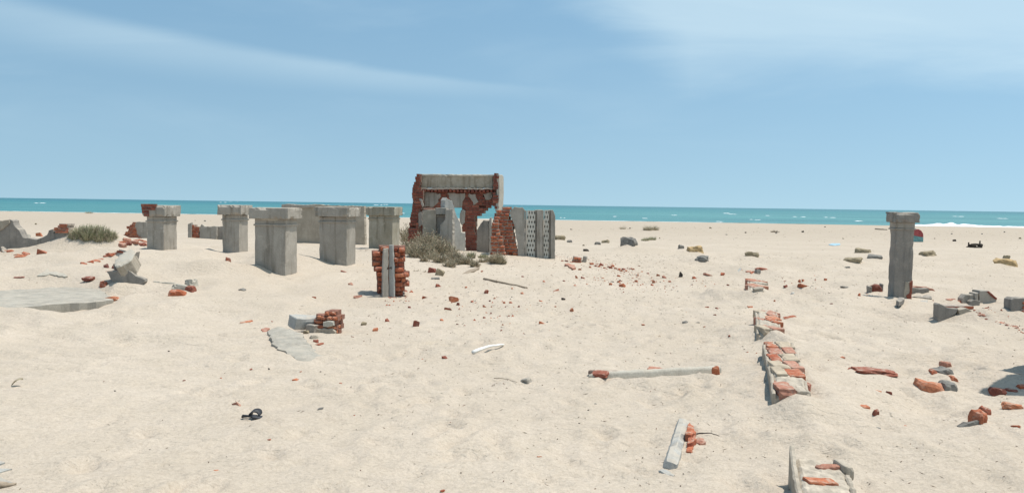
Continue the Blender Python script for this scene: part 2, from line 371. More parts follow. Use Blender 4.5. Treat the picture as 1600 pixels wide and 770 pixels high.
# ------------------------------------------------------------------ mesh builder
rnd = random.random
def ru(a, b): return random.uniform(a, b)
class MB:
    def __init__(s, origin=(0, 0, 0)):
        s.v = []; s.f = []; s.mi = []; s.mats = []; s.o = Vector(origin)
    def m(s, name):
        if name not in s.mats: s.mats.append(name)
        return s.mats.index(name)
    def add(s, vs, fs, mat):
        b = len(s.v); k = s.m(mat)
        s.v += [Vector(v) for v in vs]; s.f += [[b+i for i in f] for f in fs]; s.mi += [k]*len(fs)
    def box(s, c, size, axes, mat, jit=0.0):
        u, v, n = axes; hx, hy, hz = size[0]/2, size[1]/2, size[2]/2
        vs = []
        for a in (-1, 1):
            for b_ in (-1, 1):
                for d in (-1, 1):
                    vs.append(Vector(c) + u*(a*hx+ru(-jit, jit)) + n*(b_*hy+ru(-jit, jit)) + v*(d*hz+ru(-jit, jit)))
        s.add(vs, [(0, 1, 3, 2), (4, 6, 7, 5), (0, 4, 5, 1), (2, 3, 7, 6), (0, 2, 6, 4), (1, 5, 7, 3)], mat)
    def rbox(s, c, size, axes, mat, r=0.012, amp=0.004, chip=0.02, res=0.05, seed=0):
        """worn box: rounded, uneven, with chipped arrises. size = along u, n, v"""
        u, v, n = axes; h = [size[0]/2, size[1]/2, size[2]/2]
        key = {}; vs = []; fs = []
        cnt = [max(2, min(40, int(round(2*q/res)))) for q in h]
        def pt(p):
            k = tuple(round(q, 5) for q in p)
            if k in key: return key[k]
            q = []
            dv = Vector((0, 0, 0))
            for i in range(3):
                lim = h[i]-r
                cl_ = max(-lim, min(lim, p[i])); q.append(cl_); dv[i] = p[i]-cl_
            ne = sum(1 for i in range(3) if abs(p[i]) > h[i]-max(r, res)*1.05)
            if dv.length > 1e-9: dv = dv.normalized()*r
            w = Vector(q)+dv
            sp = Vector((w.x*6+seed*7.1, w.y*6+seed*3.3, w.z*6-seed*5.7))
            d = mnoise.noise(sp)*amp*1.5 + mnoise.noise(sp*3.1)*amp
            if ne >= 2:
                e = mnoise.noise(sp*0.9+Vector((5, 2, 9)))+0.5*mnoise.noise(sp*2.7)
                if e > 0.12: d -= chip*min(1, (e-0.12)*3)
            ctr = Vector((max(-h[0]*.8, min(h[0]*.8, w.x)), max(-h[1]*.8, min(h[1]*.8, w.y)), max(-h[2]*.8, min(h[2]*.8, w.z))))
            dr = (w-ctr); dr = dr.normalized() if dr.length > 1e-6 else Vector((0, 0, 1))
            w = w + dr*d
            vs.append(Vector(c)+u*w.x+n*w.y+v*w.z); key[k] = len(vs)-1
            return key[k]
        def lin(i, k):
            """coordinates with a thin row at both rims for the rounding"""
            a = [-h[i], -h[i]+r] if h[i] > 2*r else [-h[i]]
            b_ = [h[i]-r, h[i]] if h[i] > 2*r else [h[i]]
            mid = [-h[i]+r+(2*h[i]-2*r)*j/k for j in range(1, k)]
            return a+mid+b_
        L = [lin(i, cnt[i]) for i in range(3)]
        for ax in range(3):
            a, b_ = (ax+1) % 3, (ax+2) % 3
            for sg in (-1, 1):
                for i in range(len(L[a])-1):
                    for j in range(len(L[b_])-1):
                        q = []
                        for (ii, jj) in ((i, j), (i+1, j), (i+1, j+1), (i, j+1)):
                            p = [0, 0, 0]; p[ax] = sg*h[ax]; p[a] = L[a][ii]; p[b_] = L[b_][jj]
                            q.append(pt(p))
                        if sg < 0: q.reverse()
                        fs.append(q)
        # handedness: (u, n, v) may be left-handed
        if u.cross(n).dot(v) < 0: fs = [list(reversed(f)) for f in fs]
        s.add(vs, fs, mat)
    def prism(s, poly, fr, thick, mat, step=0.06, jag=0.012, bev=0.008, edge_mat=None, jag_test=None):
        """poly in (u,v) of frame fr=(O,u,v,n); front at n=0, back at n=-thick; ragged outline"""
        O, u, v, n = fr
        area = sum(poly[i][0]*poly[(i+1) % len(poly)][1]-poly[(i+1) % len(poly)][0]*poly[i][1] for i in range(len(poly)))
        if area < 0: poly = poly[::-1]
        pts = []
        for i in range(len(poly)):
            a = Vector(poly[i]); b_ = Vector(poly[(i+1) % len(poly)])
            L = (b_-a).length; k = max(1, int(L/step)) if jag > 0 else 1
            d = (b_-a).normalized() if L > 1e-9 else Vector((1, 0)); nn = Vector((d.y, -d.x))
            for j in range(k):
                q = a+(b_-a)*(j/k)
                if j and jag: q = q+nn*ru(-jag, jag)+d*ru(-step*.25, step*.25)
                pts.append(q)
        k = len(pts)
        def W3(q, w): return O+u*q.x+v*q.y+n*w
        ins = []
        for i in range(k):
            d = (pts[(i+1) % k]-pts[i-1]); d = d.normalized() if d.length > 1e-9 else Vector((1, 0))
            ins.append(pts[i]+Vector((-d.y, d.x))*bev*ru(0.5, 1.6))
        vs = [W3(q, 0) for q in ins]+[W3(q, -bev*ru(0.6, 1.4)) for q in pts]+[W3(q, -thick+ru(-.1, .1)*min(thick, .08)) for q in pts]
        fr_ = [list(range(k))]
        rim = [(k+i, k+(i+1) % k, (i+1) % k, i) for i in range(k)]
        side = [(2*k+i, 2*k+(i+1) % k, k+(i+1) % k, k+i) for i in range(k)]
        back = [list(reversed(range(2*k, 3*k)))]
        flip = u.cross(v).dot(n) < 0
        fx = (lambda L: [list(reversed(f)) for f in L]) if flip else (lambda L: L)
        b0 = len(s.v)
        s.add(vs, fx(fr_), mat)
        e = s.m(edge_mat or mat); me = s.m(mat)
        for fl, mm in ((rim, e), (side, e), (back, me)):
            for f in fx(fl):
                s.f.append([b0+i for i in f]); s.mi.append(mm)
    def bricks(s, fr, inside, box2, thick, mat, mortar, bl=0.23, bh=0.085, jit=0.006, proud=0.012, miss=0.02, wythe=0.12, rnded=False):
        """coursed brickwork filling inside(u,v); front at n=0"""
        O, u, v, n = fr; u0, v0, u1, v1 = box2
        row = 0; y = v0+bh/2
        nw = max(1, int(round(thick/wythe))); wt = thick/nw
        while y < v1:
            for w in range(nw):
                hdr = (row+w) % 3 == 2
                L = bl/2 if hdr else bl
                x = u0-ru(0, L)-(L/2 if row % 2 else 0)
                while x < u1:
                    Lx = L*ru(0.93, 1.04); cx = x+Lx/2
                    ok = [Lx*(i_-6)/12 for i_ in range(13) if inside(cx+Lx*(i_-6)/12, y)]
                    if len(ok) >= 4 and rnd() > miss:
                        full = Lx; xe = x+Lx
                        if len(ok) < 13:
                            cx_, Lc = cx+(ok[0]+ok[-1])/2, ok[-1]-ok[0]+Lx/12
                            if Lc < .05: x = xe; continue
                            cx, Lx = cx_, Lc
                        pr = ru(-proud, proud); tilt = ru(-.02, .02)
                        uu = (u+v*tilt).normalized()
                        c = O+u*cx+v*y+n*(-(w+.5)*wt+pr)
                        if rnded: s.rock(c, (Lx-0.004, wt+.01, bh-0.008), ((uu+n*ru(-.1, .1)).normalized(), v, (n-uu*ru(-.05, .05)).normalized()), mat, .12, .10, random.randint(0, 999), 2)
                        else: s.box(c, (Lx-0.014, wt-0.004 if nw > 1 else wt, bh-0.016), (uu, v, n), mat, jit)
                        s.box(c-n*(0.014+ru(0, .006)+max(pr, 0)), (Lx+0.004+ru(0, .004), wt-.006+ru(0, .003), bh+0.002+ru(0, .004)), (u, v, n), mortar, 0.002)
                        x = xe; continue
                    x += Lx
            row += 1; y += bh
    def rock(s, c, size, axes, mat, k=0.55, amp=0.18, seed=0, sub=3):
        u, v, n = axes
        bm = bmesh.new(); bmesh.ops.create_icosphere(bm, subdivisions=sub, radius=1)
        vs = []
        for vt in bm.verts:
            p = vt.co.normalized()
            mx = max(abs(p.x), abs(p.y), abs(p.z))
            q = p.lerp(p/mx, 1-k) if k < 1 else p
            sp = p*1.3+Vector((seed*3.7, seed*1.9, seed*5.1))
            q = q*(1+amp*mnoise.noise(sp)*1.2+amp*0.6*mnoise.noise(sp*2.6)+amp*0.3*mnoise.noise(sp*6))
            vs.append(Vector(c)+u*(q.x*size[0]/2)+n*(q.y*size[1]/2)+v*(q.z*size[2]/2))
        fs = [[w.index for w in f.verts] for f in bm.faces]; bm.free()
        if u.cross(n).dot(v) < 0: fs = [f[::-1] for f in fs]
        s.add(vs, fs, mat)
    def hull(s, pts, mat):
        bm = bmesh.new()
        for p in pts: bm.verts.new(p)
        r = bmesh.ops.convex_hull(bm, input=bm.verts)
        bmesh.ops.delete(bm, geom=list({g for g in r['geom_interior']+r['geom_unused'] if isinstance(g, bmesh.types.BMVert)}), context='VERTS')
        bmesh.ops.recalc_face_normals(bm, faces=bm.faces)
        bm.verts.index_update()
        s.add([w.co.copy() for w in bm.verts], [[w.index for w in f.verts] for f in bm.faces], mat); bm.free()
    def tube(s, pts, rads, mat, k=6):
        vs = []; fs = []
        for i, (p, r) in enumerate(zip(pts, rads)):
            p = Vector(p); d = Vector(pts[min(i+1, len(pts)-1)])-Vector(pts[max(i-1, 0)])
            d = d.normalized() if d.length > 1e-9 else Vector((1, 0, 0))
            a = d.cross(Vector((0, 0, 1))); a = a.normalized() if a.length > 1e-3 else Vector((1, 0, 0)); b_ = a.cross(d)
            for j in range(k):
                t = 2*math.pi*j/k; vs.append(p+a*math.cos(t)*r+b_*math.sin(t)*r)
        for i in range(len(pts)-1):
            for j in range(k):
                fs.append((i*k+j, i*k+(j+1) % k, (i+1)*k+(j+1) % k, (i+1)*k+j))
        fs.append(list(range(k))[::-1]); fs.append([(len(pts)-1)*k+j for j in range(k)])
        s.add(vs, fs, mat)
    def build(s, name, parent=None, smooth_sh=False):
        me = bpy.data.meshes.new(name)
        me.from_pydata([tuple(v-s.o) for v in s.v], [], s.f)
        for k in s.mats: me.materials.append(M[k])
        me.polygons.foreach_set('material_index', s.mi)
        if smooth_sh: me.polygons.foreach_set('use_smooth', [True]*len(me.polygons))
        me.update()
        o = bpy.data.objects.new(name, me); COL.objects.link(o)
        if parent is not None: o.parent = parent
        else: o.location = s.o
        return o

X, Y, Z = Vector((1, 0, 0)), Vector((0, 1, 0)), Vector((0, 0, 1))
def tag(o, label, cat, group=None, kind=None):
    o['label'] = label; o['category'] = cat
    if group: o['group'] = group
    if kind: o['kind'] = kind
    return o
def thing(name, label, cat, loc, group=None):
    o = bpy.data.objects.new(name, None); COL.objects.link(o); o.location = loc; o.empty_display_size = 0.1
    return tag(o, label, cat, group)
def struct(o, label=None):
    o['kind'] = 'structure'
    return o
def axes(yaw, tilt=0.0, roll=0.0):
    """u to the right, v up, n towards the viewer; yaw in degrees turns the face about z"""
    m = Matrix.Rotation(R(yaw), 3, 'Z') @ Matrix.Rotation(R(tilt), 3, 'X') @ Matrix.Rotation(R(roll), 3, 'Y')
    return (m @ X, m @ Z, m @ -Y)
def frame(anchor, yaw, tilt=0.0):
    u, v, n = axes(yaw, tilt); return (Vector(anchor), u, v, n)
def topoly(pts, fr, off=0.0):
    """directions (photo pixels) -> (u,v) on the plane of a frame, pushed off along n"""
    O, u, v, n = fr; O = O+n*off; out = []
    for px, py in pts:
        d = ray(px, py); o = Vector((0, 0, CAMZ)); t = (O-o).dot(n)/d.dot(n); p = o+d*t-O
        out.append((p.dot(u), p.dot(v)))
    return out
def inpoly(poly):
    def f(x, y):
        c = False; j = len(poly)-1
        for i in range(len(poly)):
            xi, yi = poly[i]; xj, yj = poly[j]
            if (yi > y) != (yj > y) and x < (xj-xi)*(y-yi)/(yj-yi)+xi: c = not c
            j = i
        return c
    return f
def bb(poly): return (min(p[0] for p in poly), min(p[1] for p in poly), max(p[0] for p in poly), max(p[1] for p in poly))
def zoomer(ox, oy, s): return lambda pts: [(ox+a/s, oy+b/s) for a, b in pts]
def shift(fr, off): return (fr[0]+fr[3]*off, fr[1], fr[2], fr[3])

# ------------------------------------------------------------------ ground, sea
def spread(core, step, grow, far):
    a = list(np.arange(0, core, step)); st = step; x = a[-1]
    while x < far: st *= grow; x += st; a.append(x)
    return np.array(a)
xp = spread(7.0, 0.05, 1.03, 420); xs = np.concatenate([-xp[::-1][:-1], xp])
y0 = np.linspace(-30, 1.4, 26); y1 = 1.43+spread(6.5, 0.032, 1.0125, 300); ys = np.concatenate([y0, y1])
gx_, gy_ = np.meshgrid(xs, ys)
# footprints and scuffs
rs = np.random.RandomState(5)
gz_ = height(gx_, gy_)
def dent(x, y, a, b, rot, dep):
    i0, i1 = np.searchsorted(xs, [x-4*a, x+4*a]); j0, j1 = np.searchsorted(ys, [y-4*a, y+4*a])
    if i1 <= i0 or j1 <= j0: return
    sx = gx_[j0:j1, i0:i1]-x; sy = gy_[j0:j1, i0:i1]-y
    c, s_ = math.cos(rot), math.sin(rot)
    q = ((sx*c+sy*s_)/a)**2+((-sx*s_+sy*c)/b)**2
    gz_[j0:j1, i0:i1] += dep*(-np.exp(-q*1.3)+0.45*np.exp(-(np.sqrt(q)-1.55)**2*4))
for i in range(620):
    y = 3.2+16*rs.rand()**1.4; x = rs.normal(0.9, 2.6+0.12*y)
    dent(x, y, rs.uniform(.10, .17), rs.uniform(.05, .08), rs.uniform(0.9, 2.4), rs.uniform(.014, .040))
for i in range(160):
    y = rs.uniform(3.2, 11); x = rs.uniform(-.62*y, .62*y)
    dent(x, y, rs.uniform(.08, .22), rs.uniform(.05, .12), rs.uniform(0, 3), rs.uniform(.004, .012))
nv = gx_.size; nx = len(xs); ny = len(ys)
me = bpy.data.meshes.new('sand_ground')
me.vertices.add(nv); me.vertices.foreach_set('co', np.stack([gx_, gy_, gz_], -1).astype(np.float32).ravel())
ii = np.arange(nv).reshape(ny, nx)
q = np.stack([ii[:-1, :-1], ii[:-1, 1:], ii[1:, 1:], ii[1:, :-1]], -1).reshape(-1)
nf = len(q)//4
me.loops.add(len(q)); me.loops.foreach_set('vertex_index', q.astype(np.int32))
me.polygons.add(nf); me.polygons.foreach_set('loop_start', (np.arange(nf)*4).astype(np.int32)); me.polygons.foreach_set('loop_total', np.full(nf, 4, np.int32))
me.update(calc_edges=True); me.polygons.foreach_set('use_smooth', np.ones(nf, bool)); me.materials.append(M['sand'])
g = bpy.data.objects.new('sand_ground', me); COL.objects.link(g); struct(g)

b = MB(); E = 45000
b.add([(-E, 100, -1.5), (E, 100, -1.5), (E, E, -1.5), (-E, E, -1.5)], [(0, 1, 2, 3)], 'water')
struct(b.build('sea'))
def foam_ridge(name, x0, x1, yoff, wid, hfun, seed, cut=0.0):
    b = MB(); nxx = max(20, int((x1-x0)/0.5)); nyy = 12; vs = []; fs = []
    for i in range(nxx+1):
        x = x0+(x1-x0)*i/nxx
        e = min(1, 6*min(i, nxx-i)/nxx+0.02)
        ws = wid*(0.7+0.6*(mnoise.noise(Vector((x*.07, seed, 0)))+.5))*e
        for j in range(nyy+1):
            t = j/nyy; y = shore_y(x)+yoff+(t-.5)*ws+0.5*mnoise.noise(Vector((x*.3, seed, t*3)))
            prof = math.sin(math.pi*t)**0.8
            z = -1.50+prof*max(0.02, hfun(x)*(1+0.7*mnoise.noise(Vector((x*.8, y*.8, seed)))))-(0.03 if j in (0, nyy) else 0)
            vs.append((x, y, z))
    for i in range(nxx):
        for j in range(nyy):
            a = i*(nyy+1)+j; fs.append((a, a+nyy+1, a+nyy+2, a+1))
    b.add(vs, fs, 'foam'); return struct(b.build(name))
foam_ridge('breaking_wave', 77, 200, 1.0, 5.0, lambda x: 0.14+0.40*math.exp(-((x-88)/6)**2)+0.15*math.exp(-((x-130)/20)**2), 3)
foam_ridge('shore_foam', -130, 60, 0.3, 1.1, lambda x: max(0.02, 0.16*mnoise.noise(Vector((x*.05, 8, 1)))), 9)
b = MB()
caps = [(365, 314.5, 12), (352, 316, 9), (348, 320.0, 6), (590, 320, 14), (605, 319.5, 10), (628, 333, 16), (1135, 333, 16), (1148, 334.5, 10), (1250, 338.5, 14), (1300, 339.5, 12),
        (1195, 336.5, 6), (700, 333, 6), (820, 330, 5), (1055, 336, 6), (960, 338, 6), (1010, 341, 10), (1340, 345, 14), (1120, 346, 14), (250, 322, 5), (60, 317, 7), (880, 340.0, 8), (1500, 338, 8), (1560, 341, 10), (1180, 343, 10)]
for px, py, w in caps:
    p = at_z(px, py+0.4, -1.5); m_ = p.y/F
    for k in range(3):
        c = p+Vector((ru(-.5, .5)*w*m_, ru(-.012, .012)*p.y, 0))
        pts = []
        for a in range(14):
            t = 2*math.pi*a/14; r = ru(.6, 1.2)
            pts.append((c.x+math.cos(t)*r*w*m_*.20, c.y+math.sin(t)*r*min(p.y*.015, 6)*.5, -1.5+0.012+0.004*k))
        top = (c.x, c.y, -1.5+min(.5, 0.5*m_))
        b.add(pts+[top], [(a, (a+1) % 14, 14) for a in range(14)], 'foam')
tag(b.build('whitecaps'), 'small white crests scattered over the teal sea', 'wave foam', kind='stuff')

# ------------------------------------------------------------------ piers
TH = -6.0     # building axis, degrees about z
def pier(label, xl, xe, xr, yb, ytop, ycap, depth_k=1.0, cap_over=0.085, mould=True, group='square plastered piers of the fallen hall', yaw=TH, mat='plaster', seed=1, brick_cap=False):
    """front face from xl to xe, right face to xr; yb = foot of the shared corner"""
    P = G(xe, yb); d = P.y; a = axes(yaw); u, v, n = a
    hz = 309+22*xe/1600
    top = CAMZ-(ytop-hz)*d/F; capb = CAMZ-(ycap-hz)*d/F
    w = (xe-xl)*d/F
    br = abs(math.tan(R(yaw))) if yaw < 0 else 0
    rel = math.atan((800-xe)/F)-R(yaw)
    dep = (xr-xe)*d/F/math.sin(rel)*math.cos(math.atan((800-xe)/F)) if rel > 0.02 else w
    dep = max(.35, min(1.0, dep))*depth_k
    base = P.copy(); base.z = 0
    ctr = P-u*(w/2)-n*(dep/2)
    t = thing('plastered_pier', label, 'pier', (ctr.x, ctr.y, P.z), group)
    o = Vector((ctr.x, ctr.y, P.z))
    z0 = P.z-0.9; mh = 0.055
    sh = MB(o); sh.rbox(Vector((ctr.x, ctr.y, (z0+capb)/2)), (w, dep, capb-z0), a, mat, 0.010, 0.002, 0.012, 0.09, seed); sh.build('shaft', t, False)
    if mould:
        mo = MB(o)
        mo.rbox(Vector((ctr.x, ctr.y, capb-0.115)), (w+.045, dep+.045, 0.035), a, mat, 0.008, 0.003, 0.012, 0.06, seed+3)
        mo.build('moulding', t)
    cp = MB(o); hh = top-capb
    if seed in (6, 9):
        fp = (ctr+n*(dep/2+.006), u, v, n); zz = capb-.165
        pe = MB(o); pe.prism([(-w*.30, zz-.01), (-w*.05, zz-.035), (w*.22, zz-.03), (w*.30, zz+.0), (w*.26, zz+.028), (-w*.28, zz+.026)], fp, .03, 'plaster_pale', .03, .010, .003); pe.build('peeled_patch', t)
    cp.rbox(Vector((ctr.x, ctr.y, (top+capb)/2)), (w+2*cap_over, dep+2*cap_over, hh), a, mat, 0.012, 0.005, 0.032, 0.045, seed+7)
    cp.build('cap', t)
    if brick_cap:
        bk = MB(o); fr = (ctr+n*(dep/2+cap_over+.018)-u*(w/2+cap_over-.0), u, v, n); fr[0].z = capb
        pl = [(-.02, hh+.02), (w*.95, hh+.02), (w*.80, hh*.55), (w*.42, hh*.45), (w*.40, -.0), (.10, .0), (.0, hh*.3)]
        bk.bricks(fr, inpoly(pl), bb(pl), 0.05, 'brick_dark', 'mortar_dark', bl=.2, bh=.075, wythe=.05)
        bk.build('exposed_brick', t)
    return t, o, (w, dep, top, capb, d, a)
pier('grey pier with broken brick showing in its cap, beside the grassy dune', 228, 256, 277.5, 391, 321, 338.5, seed=2, brick_cap=True, cap_over=.07)
pier('slim grey pier half hidden behind the largest grey pier', 346, 374, 388, 394, 320.5, 336, seed=4)
pier('largest and nearest grey plastered pier with buried foot and wide cap', 396, 446, 465, 432, 325, 342.5, seed=6)
pier('grey pier with a white-edged cap, between the largest pier and the olive stained pier', 497, 542, 556, 415.5, 324, 339, seed=9)
pier('olive stained grey pier closest to the large grey-green shrub', 575, 613, 625, 389, 323.5, 337, seed=11, mat='olive')

# lone pillar on the right
def lone_pillar():
    P = G(1396, 466); a = axes(TH); u, v, n = a; d = P.y
    hz = 309+22*1405/1600
    top = CAMZ-(331.5-hz)*d/F; capb = CAMZ-(347.5-hz)*d/F
    w = 27*d/F*1.02; dep = .30; ctr = P+u*(w/2)-n*(dep/2); ctr.z = P.z
    t = thing('lone_pillar', 'tall slender grey pillar standing alone on the right with a square cap', 'pillar', ctr)
    o = ctr.copy()
    s_ = MB(o); s_.rbox(Vector((ctr.x, ctr.y, (P.z-.8+capb)/2)), (w, dep, capb-P.z+.8), a, 'plaster_dark', .012, .003, .014, .07, 21); s_.build('shaft', t)
    s_ = MB(o); s_.rbox(Vector((ctr.x, ctr.y, capb-.05)), (w+.012, dep+.012, .10), a, 'plaster', .008, .003, .012, .05, 23)
    s_.rbox(Vector((ctr.x, ctr.y, capb-.115)), (w+.045, dep+.045, .025), a, 'plaster', .008, .003, .012, .05, 24); s_.build('moulding', t)
    s_ = MB(o); s_.rbox(Vector((ctr.x, ctr.y, (top+capb)/2)), (w+.13, dep+.13, top-capb), a, 'plaster_dark', .012, .005, .03, .045, 25); s_.build('cap', t)
    fr = (ctr+n*(dep/2+.012)+u*(w/2-.15), u, v, n)
    s_ = MB(o); s_.prism([(-.02, -.3), (.14, -.3), (.145, .30), (.03, .30), (.01, .02)], fr, .05, 'plaster_rough', .05, .01); s_.build('plaster_patch', t)
    fr2 = shift(fr, .012); pl = [(.10, .30), (.148, .32), (.148, -.1), (.08, -.06), (.05, .06), (.10, .10)]
    s_ = MB(o); s_.prism(pl, fr2, .05, 'brick_dark', .04, .012); s_.build('exposed_brick', t)
lone_pillar()

# ------------------------------------------------------------------ ruined house
def ruined_house():
    z4 = zoomer(630, 260, 5.5)
    A = G(720, 386); A = at_y(720, 386, 25.5)
    fr = frame((A.x, A.y, 0), TH)
    o = Vector((A.x, A.y, 0.3))
    t = thing('ruined_house', 'roofless ruined brick house with a tall parapet and broken openings showing the sea', 'ruin', o)
    outer = topoly(z4([(100, 200), (160, 196), (775, 200), (825, 190), (826, 390), (805, 400), (805, 760), (60, 760), (70, 400)]), fr)
    op1 = inpoly(topoly(z4([(395, 350), (513, 350), (494, 392), (490, 470), (505, 505), (505, 568), (533, 574), (533, 720), (395, 720)]), fr))
    op2 = inpoly(topoly(z4([(623, 420), (660, 416), (700, 388), (775, 330), (830, 330), (830, 720), (632, 720), (632, 580), (623, 572)]), fr))
    ino = inpoly(outer)
    b = MB(o); b.bricks(fr, lambda x, y: ino(x, y) and not op1(x, y) and not op2(x, y), bb(outer), 0.34, 'brick_dark', 'mortar_dark', miss=.01)
    wall = b.build('brick_wall', t)
    for pl in ([(165, 224), (320, 232), (326, 262), (300, 288), (305, 305), (262, 346), (182, 352), (168, 300)],
               [(378, 232), (532, 228), (534, 262), (512, 300), (506, 350), (436, 350), (428, 310), (395, 275)],
               [(566, 232), (622, 236), (632, 276), (648, 305), (606, 334), (588, 290), (560, 255)],
               [(688, 238), (762, 216), (768, 262), (735, 290), (708, 286), (700, 260)]):
        b = MB(o); f2 = shift(fr, .03); b.prism(topoly(z4(pl), fr), f2, .04, 'plaster', .07, .03); b.build('plaster_patch', t)
    b = MB(o); f2 = shift(fr, .05); b.prism(topoly(z4([(489, 400), (513, 366), (537, 384), (532, 480), (506, 506), (489, 470)]), fr), f2, .10, 'plaster', .07, .02); b.build('plaster_patch', t)
    # parapet: plastered face with a sloped coping, over the broken roof slab
    pf = shift(fr, .12)
    pp = topoly(z4([(146, 84), (500, 84), (772, 84), (772, 186), (500, 188), (138, 184)]), fr)
    b = MB(o); b.prism(pp, pf, .42, 'parapet', .10, .010)
    par = b.build('parapet', t)
    cp = topoly(z4([(128, 66), (862, 66), (866, 84), (130, 84)]), fr)
    b = MB(o)
    u, v, n = fr[1:]
    c0, c1 = cp[0], cp[1]; cw = c1[0]-c0[0]; chh = cp[0][1]-cp[3][1]
    b.rbox(pf[0]+u*(c0[0]+cw/2)+v*(cp[3][1]+chh/2)-n*.22, (cw-.1, .50, chh), (u, v, n), 'plaster_pale', .02, .008, .03, .08, 31)
    b.build('coping', par)
    b = MB(o); sl = topoly(z4([(150, 188), (775, 190), (775, 200), (160, 200)]), fr); b.prism(sl, shift(fr, .20), .40, 'mortar', .05, .014); b.build('slab_edge', t)
    # row of brick ends where the roof has broken away
    b = MB(o); u0 = sl[0][0]+.05; u1 = sl[1][0]; vv_ = topoly(z4([(400, 211)]), fr)[0][1]; x = u0
    while x < u1:
        if rnd() > -1: b.box(fr[0]+u*x+v*(vv_+ru(-.005, .005))+n*ru(.07, .12), (.075*ru(.8, 1.1), .2, .07), (u, v, n), 'brick_dark', .006)
        x += .118
    b.build('dentil_course', t)
    # left cross wall, cut off and toothed
    lp = topoly(z4([(118, 70), (145, 66), (152, 85), (150, 120), (141, 185), (172, 208), (166, 330), (138, 400), (132, 480), (140, 760), (20, 760), (50, 485), (60, 440), (70, 400), (80, 320), (75, 240), (80, 170), (95, 140), (105, 90)]), fr, .35)
    f3 = shift(fr, .35)
    b = MB(o); b.bricks(f3, inpoly(lp), bb(lp), .60, 'brick_dark', 'mortar_dark', miss=.03, proud=.03, jit=.01); b.build('cross_wall', t)
    b = MB(o); b.prism(topoly(z4([(140, 275), (158, 280), (176, 340), (165, 352), (150, 320)]), fr, .36), shift(fr, .375), .05, 'plaster', .05, .015)
    b.prism(topoly(z4([(132, 400), (160, 390), (164, 500), (134, 520)]), fr, .36), shift(fr, .375), .05, 'plaster_dark', .05, .015); b.build('plaster_patch', t)
    # right cross wall with plastered outer face
    rp = topoly(z4([(772, 72), (800, 66), (826, 76), (826, 385), (800, 388), (786, 384), (786, 345), (768, 330), (764, 262), (772, 190)]), fr, .30)
    b = MB(o); b.bricks(shift(fr, .30), inpoly(rp), bb(rp), .30, 'brick_dark', 'mortar_dark', miss=.02, proud=.03, jit=.01); b.build('cross_wall', t)
    e = topoly(z4([(826, 200)]), fr, .3)[0]
    C = f3[0]+u*e[0]-n*.05
    b = MB(o)
    rr = z4([(824, 72), (850, 72), (864, 88), (866, 235), (862, 330), (846, 378), (812, 382), (822, 300), (826, 240)])
    f4 = frame((C.x, C.y, 0), TH+62)
    b.prism(topoly(rr, f4), f4, .10, 'plaster_pale', .08, .012)
    b.build('outer_plaster', t)
ruined_house()

def wall_thing(name, label, cat, polys, anchor_px, yaw, group=None, dy=0.0, dist=None):
    """a standing fragment: list of (kind, poly_px, off, thick, mats...)"""
    P = G(*anchor_px); P.y += dy
    if dist: P = at_y(*anchor_px, dist); P.z = gz_at(P.x, P.y)
    fr = frame((P.x, P.y, 0), yaw); o = Vector((P.x, P.y, P.z))
    single = len(polys) == 1
    if cat == 'rubble': wd_ = (max(p[0] for q in polys for p in q[2])-min(p[0] for q in polys for p in q[2]))*P.y/F; SK.append((P.x+wd_*.10, P.y-.10, wd_*.42, .16, .035, .1)); SK.append((P.x+wd_*.5, P.y+.1, wd_*.5, .3, .035, .1))
    t = None if single else thing(name, label, cat, o, group)
    for q in polys:
        kind, nm, poly, off, th = q[:5]; f2 = shift(fr, off); pl = topoly(poly, fr, off)
        b = MB(o)
        if kind == 'p': b.prism(pl, f2, th, q[5], .06, q[6] if len(q) > 6 else .012, edge_mat=(q[7] if len(q) > 7 else None))
        else: b.bricks(f2, inpoly(pl), bb(pl), th, q[5], q[6], proud=.022, jit=.010, miss=.02, wythe=.12, bl=q[7] if len(q) > 7 else .23, bh=q[8] if len(q) > 8 else .085)
        ob = b.build(name if single else nm, t)
        if single: tag(ob, label, cat, group); t = ob
    return t, fr, o
z4 = zoomer(630, 260, 5.5)
# pier stub, blades and fragment in front of the house
wall_thing('wall_stub', 'speckled cream wall stub with pink brick top behind the big shrub', 'wall',
    [('p', 'plaster_block', z4([(165, 380), (190, 372), (282, 372), (282, 700), (165, 700)]), 0, .4, 'plaster_rough', .01),
     ('p', 'cap', z4([(278, 356), (368, 356), (368, 412), (278, 412)]), .10, .5, 'plaster', .006),
     ('p', 'shaft', z4([(284, 412), (362, 412), (362, 720), (284, 720)]), -.06, .35, 'plaster_dark', .004),
     ('p', 'moulding', z4([(282, 418), (364, 418), (364, 426), (282, 426)]), -.02, .3, 'plaster', .003),
     ('b', 'brick_top', z4([(168, 374), (188, 350), (218, 360), (282, 352), (282, 374)]), -.02, .36, 'brick_pink', 'mortar', .2, .05)], (681, 388), TH, dist=22.6)
wall_thing('broken_wall', 'flat grey plaster wall end with a stepped left edge in front of the house', 'wall',
    [('p', 'panel', z4([(318, 505), (350, 470), (362, 452), (365, 368), (425, 366), (425, 740), (318, 740)]), 0, .30, 'plaster', .008)], (700, 391), TH, dist=22.2)
wall_thing('jagged_wall', 'pale jagged plaster wall whose broken top slopes down to the right', 'wall',
    [('p', 'panel', z4([(357, 400), (358, 292), (374, 268), (402, 288), (420, 296), (432, 322), (441, 352), (452, 400), (463, 432), (490, 480), (500, 566), (534, 572), (534, 740), (357, 740)]), 0, .22, 'plaster_blue', .018)], (705, 386), 38, dist=22.9)
